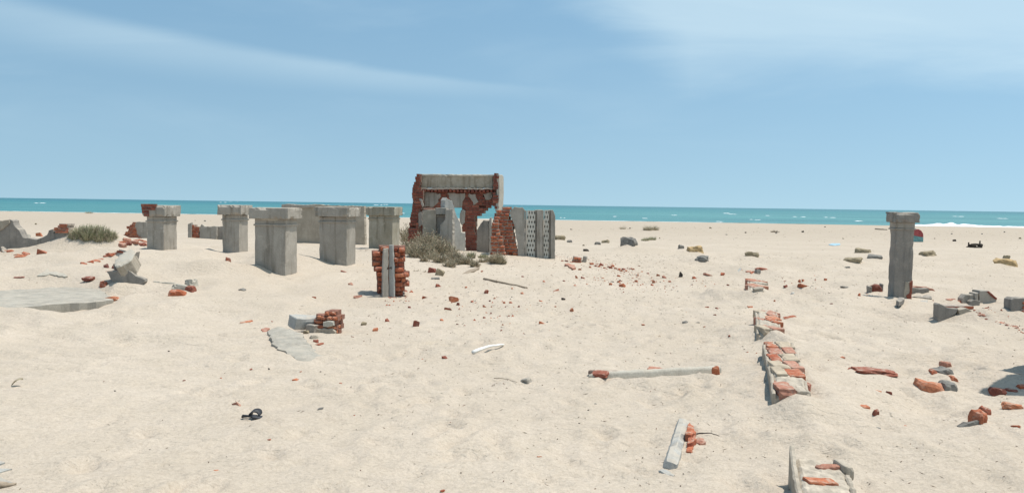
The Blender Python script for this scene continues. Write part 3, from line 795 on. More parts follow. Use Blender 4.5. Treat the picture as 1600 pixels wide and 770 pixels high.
wall_thing('wall_fragment', 'low grey plaster fragment with a sloped left top beside the red brick stack', 'wall',
    [('p', 'panel', z4([(635, 740), (636, 600), (640, 540), (665, 492), (690, 462), (735, 466), (738, 740)]), 0, .24, 'plaster_dark', .012),
     ('p', 'edge_strip', z4([(738, 740), (738, 466), (744, 440), (757, 440), (757, 740)]), .03, .22, 'plaster', .006)], (757, 383), TH, dist=23.2)

# ------------------------------------------------------------------ brick stack with lattice wall
def lattice_wall():
    z = zoomer(755, 315, 8.11)
    P = G(862, 404); fr = frame((P.x, P.y, 0), 0); o = P.copy(); u, v, n = fr[1:]
    t = thing('lattice_wall', 'broken wall of red brick, grey plaster and two pierced lattice strips', 'wall', o)
    main = topoly(z([(95, 760), (98, 340), (128, 250), (140, 180), (165, 125), (250, 78), (372, 68), (330, 140), (342, 205), (392, 262), (402, 430), (420, 560), (465, 690), (470, 760)]), fr, .0)
    b = MB(o); b.bricks(fr, inpoly(main), bb(main), .36, 'brick', 'mortar', miss=.02, proud=.045, rnded=True); b.build('brick_core', t)
    f2 = shift(fr, .14); left = topoly(z([(88, 760), (92, 345), (125, 255), (180, 210), (215, 330), (255, 480), (285, 650), (290, 760)]), fr, .14)
    b = MB(o); b.bricks(f2, inpoly(left), bb(left), .14, 'brick', 'mortar', miss=.04, proud=.04, rnded=True); b.build('brick_facing', t)
    pl = topoly(z([(332, 140), (360, 100), (398, 66), (440, 74), (500, 72), (530, 110), (532, 800), (440, 800), (440, 600), (416, 430), (396, 300), (350, 205)]), fr, .03)
    b = MB(o); b.prism(pl, shift(fr, .03), .30, 'plaster', .06, .012); b.build('plaster_panel', t)
    def post(x0, x1, top, off, th, mat='plaster', nm='post'):
        q = topoly(z([(x0, 830), (x0, top), (x1, top+2), (x1, 830)]), fr, off)
        b = MB(o); b.prism(q, shift(fr, off), th, mat, .12, .003); b.build(nm, t)
    post(531, 552, 112, .05, .22)
    post(650, 682, 104, -.06, .14, 'plaster', 'recess')
    post(680, 752, 102, .05, .24)
    post(752, 768, 108, .0, .18)
    post(824, 862, 104, -.06, .14, 'plaster', 'recess')
    q = topoly(z([(858, 840), (858, 108), (882, 104), (900, 140), (913, 180), (910, 840)]), fr, .05)
    b = MB(o); b.prism(q, shift(fr, .05), .24, 'plaster', .08, .006); b.build('post', t)
    for (x0, x1, top) in ((550, 652, 110), (766, 826, 106)):
        q = topoly(z([(x0, 760), (x1, 760), (x1, top), (x0, top)]), fr, .0)
        w = q[1][0]-q[0][0]; hh = q[3][1]-q[0][1]
        b = MB(o); f5 = shift(fr, .0); f5 = (f5[0]+u*q[0][0]+v*q[0][1], u, v, n)
        # cast cement lattice: staggered diamond openings, built from tapered bars
        pitch_v = .125; nc = 3 if x1-x0 > 80 else 2; pw = w/nc; r_ = 0; y = 0
        k = 10
        def slab(x_a, x_b, ya, yb_): 
            if x_b-x_a > .002: b.box(f5[0]+u*((x_a+x_b)/2)+v*((ya+yb_)/2)-n*.05, (x_b-x_a, .06, yb_-ya), (u, v, n), 'lattice')
        rows = int(math.ceil(hh/pitch_v)); pitch_v = hh/rows
        nsub = 7
        for r_ in range(rows):
            offx = (0.25 if r_ % 2 else 0.75)*pw
            for sidx in range(nsub):
                ya = r_*pitch_v+sidx*pitch_v/nsub; yb_ = ya+pitch_v/nsub
                tt = (sidx+.5)/nsub
                half = max(0, (0.5-abs(tt-.5))-0.10)*pw*.66
                x_ = 0
                for c_ in range(nc):
                    cx = offx+c_*pw
                    slab(x_, min(w, cx-half), ya, yb_-.0004); x_ = min(w, cx+half)
                slab(x_, w, ya, yb_-.0004)
        b.box(f5[0]+u*(w/2)+v*(hh/2+.0)-n*.115, (w, .03, hh), (u, v, n), 'plaster_dark')  # dark backing stands in for the shade inside the openings
        b.build('lattice_panel', t)
lattice_wall()

# ------------------------------------------------------------------ brick pier with plaster corner strip
def brick_pier():
    z = zoomer(570, 375, 7.333)
    P = G(614, 464); fr = frame((P.x, P.y+.12, 0), 12); o = P.copy(); u, v, n = fr[1:]
    t = thing('brick_pier', 'eroded red brick pier with an upright grey plaster corner strip', 'pier', o)
    pl = topoly(z([(90, 112), (215, 97), (330, 78), (470, 85), (466, 180), (462, 232), (440, 310), (482, 350), (520, 392), (442, 430), (442, 480), (512, 492), (455, 560), (430, 700), (150, 700), (150, 500), (145, 400), (95, 310)]), fr)
    b = MB(o); b.bricks(fr, inpoly(pl), bb(pl), .36, 'brick', 'mortar_red', miss=.03, proud=.06, rnded=True); b.build('brick_core', t)
    p2 = topoly(z([(335, 85), (470, 85), (455, 230), (430, 320), (500, 400), (440, 520), (345, 600)]), fr, .1)
    b = MB(o); b.bricks(shift(fr, .10), inpoly(p2), bb(p2), .12, 'brick', 'mortar_red', miss=.22, proud=.07, rnded=True); b.build('brick_teeth', t)
    fa = frame((P.x, P.y-.02, 0), 30); fb = frame((P.x+.0, P.y-.04, 0), -20)
    b = MB(o); b.prism(topoly(z([(205, 720), (206, 300), (216, 100), (240, 96), (274, 92), (272, 720)]), fa), fa, .04, 'plaster', .06, .006)
    b.prism(topoly(z([(270, 740), (276, 56), (318, 54), (331, 300), (334, 740)]), fb), fb, .04, 'plaster_blue', .06, .005)
    strip = b.build('corner_strip', t)
    b = MB(o)
    def stroke(pts, f_):
        q = topoly(z(pts), f_, .004)
        for i in range(len(q)-1):
            a = Vector(q[i]); c = Vector(q[i+1]); d = (c-a)
            if d.length < 1e-5: continue
            nn = Vector((-d.y, d.x)).normalized()*.006
            b.add([f_[0]+u_*w_[0]+f_[2]*w_[1]+f_[3]*.005 for u_, w_ in ((f_[1], a-nn), (f_[1], c-nn), (f_[1], c+nn), (f_[1], a+nn))], [(0, 1, 2, 3)], 'dark')
    stroke([(256, 318), (268, 314), (262, 326), (256, 334), (270, 332)], fa); b.build('painted_mark', strip); b = MB(o)
    stroke([(280, 324), (292, 323), (303, 305), (304, 336)], fb)
    b.build('painted_mark', strip)
brick_pier()

# ------------------------------------------------------------------ walls behind the piers
wall_thing('rear_wall', 'pitted cream plaster wall behind the gap between the two middle piers', 'wall',
    [('p', 'panel', [(462, 322), (490, 319), (515, 321), (569, 322), (571, 410), (462, 410)], 0, .25, 'plaster_rough', .012),
     ('p', 'rim', [(440, 319.5), (448, 318.5), (466, 320.0), (492, 320.5), (492, 324), (440, 325)], .06, .35, 'plaster', .01)], (520, 381), TH)
wall_thing('low_wall', 'low grey plaster wall remnant with a notched top and a brick end left of the slim pier', 'wall',
    [('p', 'panel', [(311.5, 400), (312, 356), (315, 350), (320, 354), (330, 354), (335, 353), (338.5, 354), (338, 400)], 0, .2, 'plaster', .008),
     ('p', 'end_panel', [(338.5, 400), (338.5, 354.5), (350, 353), (350, 400)], -.12, .2, 'plaster_dark', .005),
     ('p', 'left_jamb', [(293.3, 400), (293.5, 350), (299, 347.8), (299.5, 400)], .05, .16, 'plaster', .005),
     ('b', 'brick_core', [(299.5, 390), (299, 352), (302, 349), (305, 354), (311, 354), (311.5, 390)], -.02, .24, 'brick', 'mortar')], (325, 373), TH)
wall_thing('toothed_wall', 'grey plaster wall with stepped red brick teeth left of the pier with broken cap', 'wall',
    [('p', 'panel', [(209, 390), (211, 351), (214, 346.5), (229, 347), (232, 400), (206, 400)], 0, .22, 'plaster', .008),
     ('b', 'brick_teeth', [(211, 346), (205, 349), (204, 352), (197.5, 353), (198, 357), (200, 360), (196, 363), (192, 368), (195, 378), (232, 380), (214, 366)], .02, .26, 'brick', 'mortar', .16, .06)], (222, 372), TH)
wall_thing('buried_wall', 'buried grey plaster wall sinking to the right at the left edge of the photo', 'wall',
    [('p', 'panel', [(-30, 425), (-30, 346), (0, 345), (16, 343), (20, 345), (22, 352), (29, 359), (33, 366), (36, 371), (48, 372.5), (58, 374), (66, 371), (73, 367), (76, 360), (82, 358), (84, 365), (100, 364), (112, 366), (112, 410), (-30, 440)], 0, .25, 'plaster_dark', .012),
     ('p', 'broken_face', [(-30, 366), (-30, 345), (0, 344.5), (14, 344), (15, 348), (8, 354), (2, 359), (-4, 362)], .03, .1, 'plaster_rough', .015),
     ('b', 'brick_top', [(83, 361), (84, 354), (89, 353), (90, 349), (105, 349), (106, 356), (107, 364), (88, 364)], .04, .3, 'brick', 'mortar', .2, .05)], (30, 389), -4)

# ------------------------------------------------------------------ fallen pieces
def rough_slab(b, poly, fr, th, mat, jag, edge):
    O, u, v, n = fr
    area = sum(poly[i][0]*poly[(i+1) % len(poly)][1]-poly[(i+1) % len(poly)][0]*poly[i][1] for i in range(len(poly)))
    if area < 0: poly = poly[::-1]
    pts = []; sd_ = ru(0, 50)
    per = sum((Vector(poly[i])-Vector(poly[i-1])).length for i in range(len(poly))); st = max(.02, per/90)
    for i in range(len(poly)):
        a_ = Vector(poly[i]); c_ = Vector(poly[(i+1) % len(poly)]); k = max(1, int((c_-a_).length/st)); d = (c_-a_); d = d.normalized() if d.length else Vector((1, 0)); nn = Vector((d.y, -d.x))
        for j in range(k):
            q = a_+(c_-a_)*(j/k); w_ = mnoise.noise(Vector((q.x*7, q.y*7, sd_)))+.6*mnoise.noise(Vector((q.x*22, q.y*22, sd_)))
            pts.append(q+nn*w_*jag*1.3)
    bm = bmesh.new(); vs_ = [bm.verts.new((q.x, q.y, 0)) for q in pts]; f = bm.faces.new(vs_)
    bmesh.ops.triangulate(bm, faces=[f]); 
    size = max(.03, per/70)
    for _ in range(5):
        es = [e for e in bm.edges if e.calc_length() > size*1.7 and not e.is_boundary]
        if not es: break
        bmesh.ops.subdivide_edges(bm, edges=es, cuts=1); bmesh.ops.triangulate(bm, faces=bm.faces[:])
    bnd = {w for e in bm.edges if e.is_boundary for w in e.verts}
    am = min(.010, th*.09)
    for w in bm.verts:
        z_ = am*(mnoise.noise(Vector((w.co.x*5, w.co.y*5, sd_)))+.7*mnoise.noise(Vector((w.co.x*17, w.co.y*17, sd_))))
        if w in bnd: z_ -= am*ru(.5, 1.8)
        w.co.z = z_
    bm.verts.index_update(); bm.normal_update()
    loop_e = [e for e in bm.edges if e.is_boundary]
    top = [w.co.copy() for w in bm.verts]; fs = [[w.index for w in f_.verts] if f_.normal.z > 0 else [w.index for w in f_.verts][::-1] for f_ in bm.faces]
    b.add([O+u*q.x+v*q.y+n*q.z for q in top], fs, mat)
    vs = []; sf = []
    for e in loop_e:
        l = e.link_loops[0]; a_, c_ = l.vert.co, l.link_loop_next.vert.co; k0 = len(vs)
        vs += [O+u*a_.x+v*a_.y+n*a_.z, O+u*c_.x+v*c_.y+n*c_.z, O+u*c_.x+v*c_.y-n*th, O+u*a_.x+v*a_.y-n*th]; sf.append((k0+1, k0, k0+3, k0+2))
    b.add(vs, sf, edge or mat); bm.free()
def slab_thing(name, label, cat, poly, h, th, mat, group=None, extra=(), tilt=(0, 0), edge=None, jag=.02, near=None):
    """a slab lying in the sand: outline on a plane h above the sand, tilted (dz/dx, dz/dy)"""
    cx = sum(p[0] for p in poly)/len(poly); cy = sum(p[1] for p in poly)/len(poly)
    P = G(cx, cy); 
    if h < .1 and not near:
        e_ = max(.12, (max(p[0] for p in poly)-min(p[0] for p in poly))*mpx(P)*.45)
        tilt = (tilt[0]+(gz_at(P.x+e_, P.y)-gz_at(P.x-e_, P.y))/(2*e_), tilt[1]+(gz_at(P.x, P.y+.4)-gz_at(P.x, P.y-.4))/.8)
    nrm = Vector((-tilt[0], -tilt[1], 1)).normalized()
    O = Vector((P.x, P.y, gz_at(P.x, P.y)+h))
    if near: O = at_y(cx, cy, G(*near).y+.12)
    uu = (X-nrm*X.dot(nrm)).normalized(); vv_ = nrm.cross(uu)
    fr = (O, uu, vv_, nrm)
    pl = []
    for px, py in poly:
        d = ray(px, py); oo = Vector((0, 0, CAMZ)); t_ = (O-oo).dot(nrm)/d.dot(nrm); p = oo+d*t_-O; pl.append((p.dot(uu), p.dot(vv_)))
    single = not extra
    t = None if single else thing(name, label, cat, O, group)
    b = MB(O); rough_slab(b, pl, fr, th, mat, jag, edge)
    lx_ = max(q[0] for q in pl)-min(q[0] for q in pl); ly_ = max(q[1] for q in pl)-min(q[1] for q in pl)
    if lx_ < 2: SK.append((O.x, O.y, lx_*.55+.03, ly_*.55+.05, h*.45, h)); SK.append((O.x-lx_*.25, O.y-ly_*.45, lx_*.35+.02, ly_*.25+.04, h*.6, h))
    ob = b.build(name if single else 'slab', t)
    ob.data.polygons.foreach_set('use_smooth', [True]*len(ob.data.polygons)); ob.data.set_sharp_from_angle(angle=R(38))
    if h < .02: SK.append((O.x, O.y-ly_*.5, lx_*.6, .22, .035, h)); SK.append((O.x, O.y, lx_*.6, ly_*.5, .012, h))
    if single: tag(ob, label, cat, group); t = ob
    for fn in extra: fn(t, O)
    return t
def lumps(name, items):
    """part made of several brick/stone lumps: (px,py,w,h,mat,k)"""
    def fn(t, O):
        for i, it in enumerate(items):
            px, py, w, h, mat = it[:5]; p = on_sand(px, py); s_ = mpx(p); b = MB(O)
            dz = it[5] if len(it) > 5 else 0
            hh = max(.45*h*s_, h*s_-w*s_*.7*CAMZ/p.y*.8)
            b.rock(p+Z*(hh*.22+dz)+Y*(w*s_*.25), (w*s_, w*s_*.7, hh*1.5), axes(ru(-30, 30), ru(-15, 15), ru(-15, 15)), mat, .22, .17, random.randint(0, 99))
            b.build(name, t)
    return fn
slab_thing('fallen_slab', 'large fallen pale plaster slab with red brick under its right end', 'slab',
    [(-25, 463), (2, 453), (45, 451), (100, 447), (142, 440), (150, 444), (160, 453), (178, 466), (150, 470), (95, 473), (40, 479), (-25, 484)], .102, .22, 'slab', edge='slab',
    extra=(lumps('brick', [(170, 471, 24, 8, 'brick_orange', .0), (161, 450, 11, 9, 'brick', .03), (136, 441, 18, 5, 'brick_dark', .05)]),
           ), tilt=(0.0, 0.0))
for k_ in range(7):
    e_ = G(-20+k_*29, 484-k_*2.2); SK.append((e_.x, e_.y-.16, .42, .17, .016, .1))
def plates(name, items):
    def fn(t, O):
        for poly, h, mat in items:
            cx = sum(p[0] for p in poly)/len(poly); cy = sum(p[1] for p in poly)/len(poly); P = G(cx, cy); z_ = P.z+h
            q = [at_z(*p, z_) for p in poly]; C_ = Vector((P.x, P.y, z_)); b = MB(O)
            rough_slab(b, [(p.x-C_.x, p.y-C_.y) for p in q], (C_, X, Y, Z), .08, mat, .012, mat); b.build(name, t)
    return fn
def chunk_parts(name, label, cat, items, group=None):
    """broken masonry: items = (part, shape, px, py(foot), w, h, depth_m, mat, yaw, tilt, roll)"""
    px, py = items[0][2], items[0][3]; P = on_sand(px, py)
    single = len(items) == 1
    t = None if single else thing(name, label, cat, P, group)
    for it in items:
        nm, sh, qx, qy, w, h, dep, mat, yaw, tilt, roll = it[:11]
        dz = it[11] if len(it) > 11 else 0
        Q = on_sand(qx, qy); s_ = mpx(Q); b = MB(P); a = axes(yaw, tilt, roll)
        SK.append((Q.x, Q.y+dep*.3, w*s_*.8, dep*.9, h*s_*.22, h*s_))
        sink = .10; c = Q+Z*(h*s_/2-sink/2+dz)-Y*(-dep/2)
        size = (w*s_, dep, h*s_+sink)
        if sh == 'box': b.rbox(c, size, a, mat, .015, .008, .03, .04, random.randint(0, 99))
        elif sh == 'rock': b.rock(c, size, a, mat, .22, .18, random.randint(0, 99), 3)
        elif sh == 'brick':
            f2 = (c+a[2]*dep/2-a[0]*size[0]/2-a[1]*size[2]/2, *a); ww, hh = size[0], size[2]
            pl = [(0, 0), (ww, 0), (ww*ru(.8, 1), hh*ru(.5, .8)), (ww*ru(.6, .8), hh), (ww*.2, hh*ru(.8, 1)), (0, hh*ru(.5, .9))]
            b.bricks(f2, inpoly(pl), (0, 0, ww, hh), dep, mat, 'mortar', miss=.04, proud=.03, rnded=True)
        ob = b.build(name if single else nm, t)
        if single: tag(ob, label, cat, group); t = ob
    return t
# tilted block and curved plaster piece on the left dune
slab_thing('tilted_block', 'tilted whitish masonry block propped on the left dune above a dark curved plaster piece', 'rubble',
    [(178, 408), (186, 398), (204, 388), (212, 396), (205, 407), (192, 414), (182, 417)], .20, .24, 'plaster_pale', tilt=(.25, .55), edge='plaster_rough', near=(200, 447),
    extra=(lumps('brick', [(183, 420, 18, 6, 'brick_dark'), (190, 399, 12, 5, 'brick_pink', .20), (197, 394, 12, 4, 'brick_pink', .25)]),))
wall_thing('curved_plaster', 'dark streaked curved plaster piece with brick dust on its rim below the tilted block', 'rubble',
    [('p', 'shell', [(166, 424), (180, 423), (196, 421), (204, 424), (212, 431), (226, 436), (227, 440), (220, 446), (205, 449), (188, 456), (176, 440)], 0, .12, 'plaster_dark', .01),
     ('p', 'brick_rim', [(164, 424), (174, 422.5), (197, 421.5), (190, 428), (183, 430), (176, 426)], -.13, .12, 'brick_pink', .012),
     ('p', 'upper_wedge', [(176, 412), (190, 414), (203, 408), (213, 394), (210, 408), (205, 424), (192, 424), (178, 421)], -.2, .18, 'plaster_dark', .008)], (200, 447), 6)
chunk_parts('broken_tiles', 'pale flat flakes over two dark red brick lumps right of the curved plaster piece', 'rubble',
    [('brick_lump', 'rock', 274, 464, 26, 10, .14, 'brick', 5, 0, 4), ('brick_lump', 'rock', 295, 457, 16, 10, .12, 'brick_dark', -20, 0, 0),
     ('flake', 'box', 278, 455, 24, 3.0, .16, 'plaster_pale', 10, -8, 12, .07), ('flake', 'box', 295, 448, 17, 3.5, .16, 'plaster_pale', -15, -6, -6, .08), ('flake', 'box', 255, 445, 34, 2.5, .16, 'plaster_pale', 4, -6, 4, .02)])
slab_thing('pale_flake', 'thin ragged pale plaster flake propped on sand above the large fallen slab', 'rubble',
    [(58, 430), (68, 424), (74, 419), (80, 423), (100, 426), (104, 431), (92, 431), (78, 427), (70, 430)], .07, .04, 'plaster_pale', tilt=(0, .25))
def ridge(name, label, pts, w, mat, group=None, n=9):
    P = on_sand(*pts[0]); t = thing(name, label, 'rubble', P, group)
    for i in range(n):
        f = i/(n-1)*(len(pts)-1); k = min(int(f), len(pts)-2); f -= k
        px = pts[k][0]*(1-f)+pts[k+1][0]*f; py = pts[k][1]*(1-f)+pts[k+1][1]*f
        Q = on_sand(px+ru(-2, 2), py+ru(-1, 1)); s_ = mpx(Q); b = MB(P)
        SK.append((Q.x, Q.y, w*s_*.7, w*s_*.6, w*s_*.10, .1)); b.rock(Q-Z*.012, (w*s_*ru(.6, 1.3), w*s_*ru(.4, .8), w*s_*ru(.30, .50)), axes(ru(-40, 40), ru(-20, 20), ru(-15, 15)), random.choice(mat), .4, .2, random.randint(0, 99)); b.build('brick', t)
    return t
ridge('buried_brick_edge', 'curving edge of buried red bricks leading up to the tilted block', [(130, 413), (146, 409), (160, 402), (174, 399), (186, 394)], 14, ['brick', 'brick_pink', 'brick_orange'], n=8)
ridge('brick_heap', 'small heap of flat red bricks at the foot of the toothed wall', [(192, 379), (203, 380), (212, 376), (224, 378), (215, 382), (226, 382)], 15, ['brick', 'brick_dark', 'brick_pink'], n=9)
ridge('brick_scatter', 'red brick splinters beside a leaning grey plank of plaster at far left', [(14, 392), (22, 396), (30, 401), (36, 400), (40, 398)], 15, ['brick', 'brick_orange'], n=7)
slab_thing('leaning_plank', 'thin grey plaster plank leaning in the sand in front of the buried wall', 'rubble',
    [(2, 384), (8, 386), (20, 398), (19, 402), (13, 399), (2, 390)], .10, .06, 'plaster_dark', tilt=(-.3, .3))
# concrete box with brick chunk
def box_chunk():
    P = G(500, 520); o = P.copy(); s_ = mpx(P)
    t = thing('fallen_masonry', 'grey cement-faced block joined to a broken orange brick lump, nearest masonry left of centre', 'rubble', o)
    a = axes(-42, -6, 10); c = at_y(477, 503, P.y+.14)
    b = MB(o); b.rbox(c, (25*s_, .40, .15), a, 'plaster_blue', .015, .003, .015, .04, 41); b.build('cement_block', t)
    b = MB(o); b.rbox(at_y(487, 514, P.y-.02), (16*s_, .10, .12), axes(-15, 0, 6), 'plaster_dark', .01, .008, .02, .04, 42); b.build('hollow', t)
    f = frame((P.x, P.y, 0), -10); pl = topoly([(488, 500), (489, 491), (500, 491.5), (508, 489.5), (520, 489), (527, 494), (528, 508), (524, 536), (516, 536), (490, 516)], f)
    b = MB(o); b.bricks(f, inpoly(pl), bb(pl), .20, 'brick_orange', 'mortar_red', miss=.03, proud=.03, wythe=.1, rnded=True, bl=.15, bh=.055); b.build('brick_lump', t)
    pl = topoly([(491, 512), (500, 514), (518, 513), (524, 518), (519, 536), (500, 530), (490, 520)], f, .035)
    b = MB(o); b.prism(pl, shift(f, .035), .04, 'plaster_rough', .04, .012); b.build('plaster_skin', t)
    pl = topoly([(505, 503), (512, 501), (521, 501.5), (522, 508), (512, 511), (505, 510)], f, .03)
    b = MB(o); b.prism(pl, shift(f, .042), .04, 'plaster_pale', .04, .008); b.build('mortar_patch', t)
box_chunk()
slab_thing('plaster_sheet', 'flat pale blue-grey plaster sheet lying below the cement-faced block', 'slab',
    [(418, 515), (436, 508), (458, 514), (470, 519), (486, 538), (497, 550), (512, 558), (511, 561), (470, 562), (450, 551), (430, 540), (424, 528)], .055, .09, 'slab', tilt=(0.0, .03), edge='slab',
    extra=(lumps('rubble', [(470, 515, 18, 8, 'plaster_rough', .04), (478, 524, 8, 6, 'stone', .02), (490, 532, 14, 9, 'plaster_rough', .0), (496, 541, 17, 7, 'brick', -.01), (493, 537, 8, 6, 'brick_dark', .01)]),), jag=.03)
slab_thing('tan_slab_chip', 'narrow pinkish slab chip at the left tip of the flat plaster sheet', 'rubble', [(406, 514), (416, 511), (421, 512), (418, 517), (424, 522), (418, 524)], .03, .03, 'brick_pink')

# beam lying across the sand
def beam():
    P = at_z(920, 583, .05); Q = at_z(1125, 573, .08); o = (P+Q)/2
    t = thing('half_buried_beam', 'long whitish plaster beam half buried across the open sand with brick ends', 'beam', o)
    d = (Q-P); L = d.length; yaw = math.degrees(math.atan2(d.y, d.x))
    a = axes(yaw, 0, -math.degrees(math.atan2(d.z, d.x))*1.0)
    b = MB(o); pts = 26
    vs = []; fs = []; kk = 9
    for i in range(pts+1):
        f = i/pts; c = P.lerp(Q, f)
        taper = min(1, .15+3.2*f, .8+1.6*(1-f))
        w = .105*taper*(1+.25*mnoise.noise(Vector((f*6, 1, 0)))); hgt = .04*(1+.3*mnoise.noise(Vector((f*5, 7, 0))))
        if i == 0:
            lift_ = max(gz_at(*P.lerp(Q, q_/20).xy)-(P.z+(Q.z-P.z)*q_/20) for q_ in range(21))+.052
        top = c.z+lift_+.008*mnoise.noise(Vector((f*14, 3, 1)))-.02*(1-f)**6
        for j in range(kk):
            t_ = j/(kk-1); off = (t_-.5)*w; z_ = top-(abs(t_-.5)*2)**8*.22+.010*mnoise.noise(Vector((f*34, t_*5, 3)))
            q_ = c+a[2]*(-off); vs.append((q_.x, q_.y, z_))
    for i in range(pts):
        for j in range(kk-1):
            k0 = i*kk+j; fs.append((k0, k0+kk, k0+kk+1, k0+1))
    b.add(vs, fs, 'plaster_pale'); b.build('plaster_beam', t, True)
    for q_ in (.2, .35, .5, .62, .78): c = P.lerp(Q, q_); SK.append((c.x, c.y-.26, .26, .12, .010, .1))
    for nm, items in (('brick_end', [(938, 590, 26, 9, 'brick_dark', .02), (929, 587, 18, 7, 'mortar_dark', .02), (1119, 588, 12, 18, 'brick', .0), (1111, 584, 12, 8, 'brick_dark', .02)]), ('mortar_edge', [(1026, 583, 26, 8, 'brick_pink', .01), (960, 585, 30, 7, 'mortar', .005)])):
        lumps(nm, items)(t, o)
beam()
# plaster shard in the foreground
def shard():
    A = on_sand(1067, 662); B = on_sand(1046, 733); d = (B-A); L = d.length; o = (A+B)/2
    t = thing('plaster_shard', 'long grey plaster shard in the foreground pointing away, red brick along its right side', 'rubble', o)
    v_ = d.normalized(); up_ = Z-v_*v_.z; up_ = (up_+Vector((.25, 0, 0))).normalized(); uu = v_.cross(up_).normalized()
    s_ = mpx(o); b = MB(o)
    b.rbox(o-Z*.012, (22*s_, L, .13), (uu, (up_-uu*up_.dot(uu)-v_*up_.dot(v_)).normalized(), v_), 'plaster_blue', .035, .006, .025, .03, 77); b.build('plaster_bar', t)
    C_ = on_sand(1041, 741); b = MB(o); b.rock(C_+Z*.004, (13*s_, .12, .03), axes(20), 'plaster_blue', .3, .2, 5); b.build('broken_tip', t)
    plates('brick', [([(1077, 657), (1084, 663), (1087, 672), (1078, 677), (1073, 676)], .05, 'brick'), ([(1077, 678), (1087, 673), (1088, 684), (1081, 690), (1074, 690)], .035, 'brick'), ([(1072, 692), (1081, 690), (1084, 697), (1079, 704), (1071, 702)], .025, 'brick'), ([(1089, 679), (1096, 684), (1102, 690), (1094, 691), (1088, 688)], .012, 'brick_pink')])(t, o)
shard()

# ------------------------------------------------------------------ brick footing strips on the right
def footing(label, FL, FR, NR, NL, h, seed, weights=(.5, .35, .15), ragged=.28, lift=0.0):
    random.seed(seed)
    c = G((FL[0]+NR[0])/2, (FL[1]+NR[1])/2); zt = gz_at(c.x, c.y)+h
    pts = [at_z(*q, zt) for q in (FL, FR, NR, NL)]
    o = Vector((sum(p.x for p in pts)/4, sum(p.y for p in pts)/4, gz_at(c.x, c.y)))
    t = thing('wall_footing', label, 'wall base', o, 'broken wall footings in a line on the right')
    A, B, C, D = pts
    def bil(s, w): return (A*(1-s)+B*s)*(1-w)+(D*(1-s)+C*s)*w
    L = ((D-A).length+(C-B).length)/2; Wd = ((B-A).length+(C-D).length)/2
    uu = (bil(1, .5)-bil(0, .5)).normalized(); vv_ = (bil(.5, 0)-bil(.5, 1)); vv_ = (vv_-uu*vv_.dot(uu)).normalized()
    mort = MB(o); nu, nw_ = 22, max(12, int(L/.022)); vs = []; fs = []
    def topz(s0, w0):
        q_ = Vector((s0*Wd*7, w0*L*7, seed*3.3))
        z_ = .014*mnoise.noise(q_)+.010*mnoise.noise(q_*2.7)+.004*mnoise.noise(q_*7)
        return -.006+z_-.10*max(0, (w0-.80)*5)**1.5-.03*max(0, abs(s0-.5)*2-.75)*4
    for i in range(nw_+1):
        for j in range(nu+1): c_ = bil(.02+.96*j/nu, i/nw_); vs.append(c_+Z*topz(j/nu, i/nw_))
    for i in range(nw_):
        for j in range(nu): k0 = i*(nu+1)+j; fs.append((k0, k0+1, k0+nu+2, k0+nu+1))
    e_ = len(vs)
    for j in range(nu+1): vs.append(bil(.02+.96*j/nu, 1.0)+vv_*-.03-Z*.4)
    for j in range(nu): k0 = nw_*(nu+1)+j; fs.append((k0, k0+1, e_+j+1, e_+j))
    mort.add(vs, fs, 'mortar_cream'); mort.build('mortar_bed', t)
    rows = max(2, int(round(L/.36)))
    for r_ in range(rows):
        wm = (r_+.5)/rows; cuts = [0.05, .54, .95] if r_ % 2 else [.05, .42, .95]
        for i in range(2):
            if rnd() < ragged: continue
            s0, s1 = cuts[i], cuts[i+1]; sm = (s0+s1)/2+ru(-.02, .02); pick = rnd()
            mat = random.choice(['brick_pink', 'brick_pink', 'brick', 'brick_worn']) if pick < weights[0] else ('brick_orange' if pick < weights[0]+weights[2] else random.choice(['tan_block', 'tan_block', 'brick_pink', 'mortar_cream']))
            bk_ = MB(o); rz = ru(-.06, .06); u2 = (uu+vv_*rz).normalized(); n2 = (-vv_+uu*rz).normalized()
            cc = bil(sm, min(1, wm+ru(-.01, .01)))+Z*(topz(sm, wm)-.046+ru(-.006, .006))
            bk_.rbox(cc+Z*.009, ((s1-s0)*Wd*ru(.92, .985), L/rows*ru(.92, .98), .105), ((u2+Z*ru(-.02, .02)).normalized(), Z, n2), mat, .009, .005, .016, .03, random.randint(0, 999))
            bk_.build('brick', t)
    for s_, nm in ((0.03, 'left_plaster'), (.97, 'right_plaster')):
        b = MB(o); n_ = 40; vs = []; fs = []
        for i in range(n_+1):
            w_ = i/n_; cc = bil(s_, w_)
            jag_ = .022*mnoise.noise(Vector((w_*L*9, seed, s_*9)))+.012*mnoise.noise(Vector((w_*L*30, seed, s_)))
            zt_ = -.012+1.5*jag_-.07*max(0, (w_-.8)*5) + (lift*(1-w_)**7 if s_ < .5 else 0)
            ax_ = .004*mnoise.noise(Vector((w_*L*14, seed+3, s_)))
            for (du, dz) in ((-.020+ax_, -.5), (-.020+ax_, zt_-.008), (-.010, zt_), (.008, zt_-.002), (.014, -.5)): vs.append(cc+uu*du+Z*dz)
        for i in range(n_):
            for j in range(4):
                k0 = i*5+j; fs.append((k0, k0+1, k0+6, k0+5))
        fs += [(0, 4, 3, 2, 1), tuple(n_*5+q for q in range(5))]
        b.add(vs, fs, 'plaster_rough'); b.build(nm, t)
    e0 = bil(.5, 1.0); SK.append((e0.x+.04, e0.y-.10, Wd*.55, .26, h*.95, h)); e1 = bil(1.15, .6); SK.append((e1.x, e1.y, .16, L*.45, h*.55, h))
    e1 = bil(-.4, .3); SK.append((e1.x-.1, e1.y, .18, L*.5, h*.15, h))
    return t, o, bil
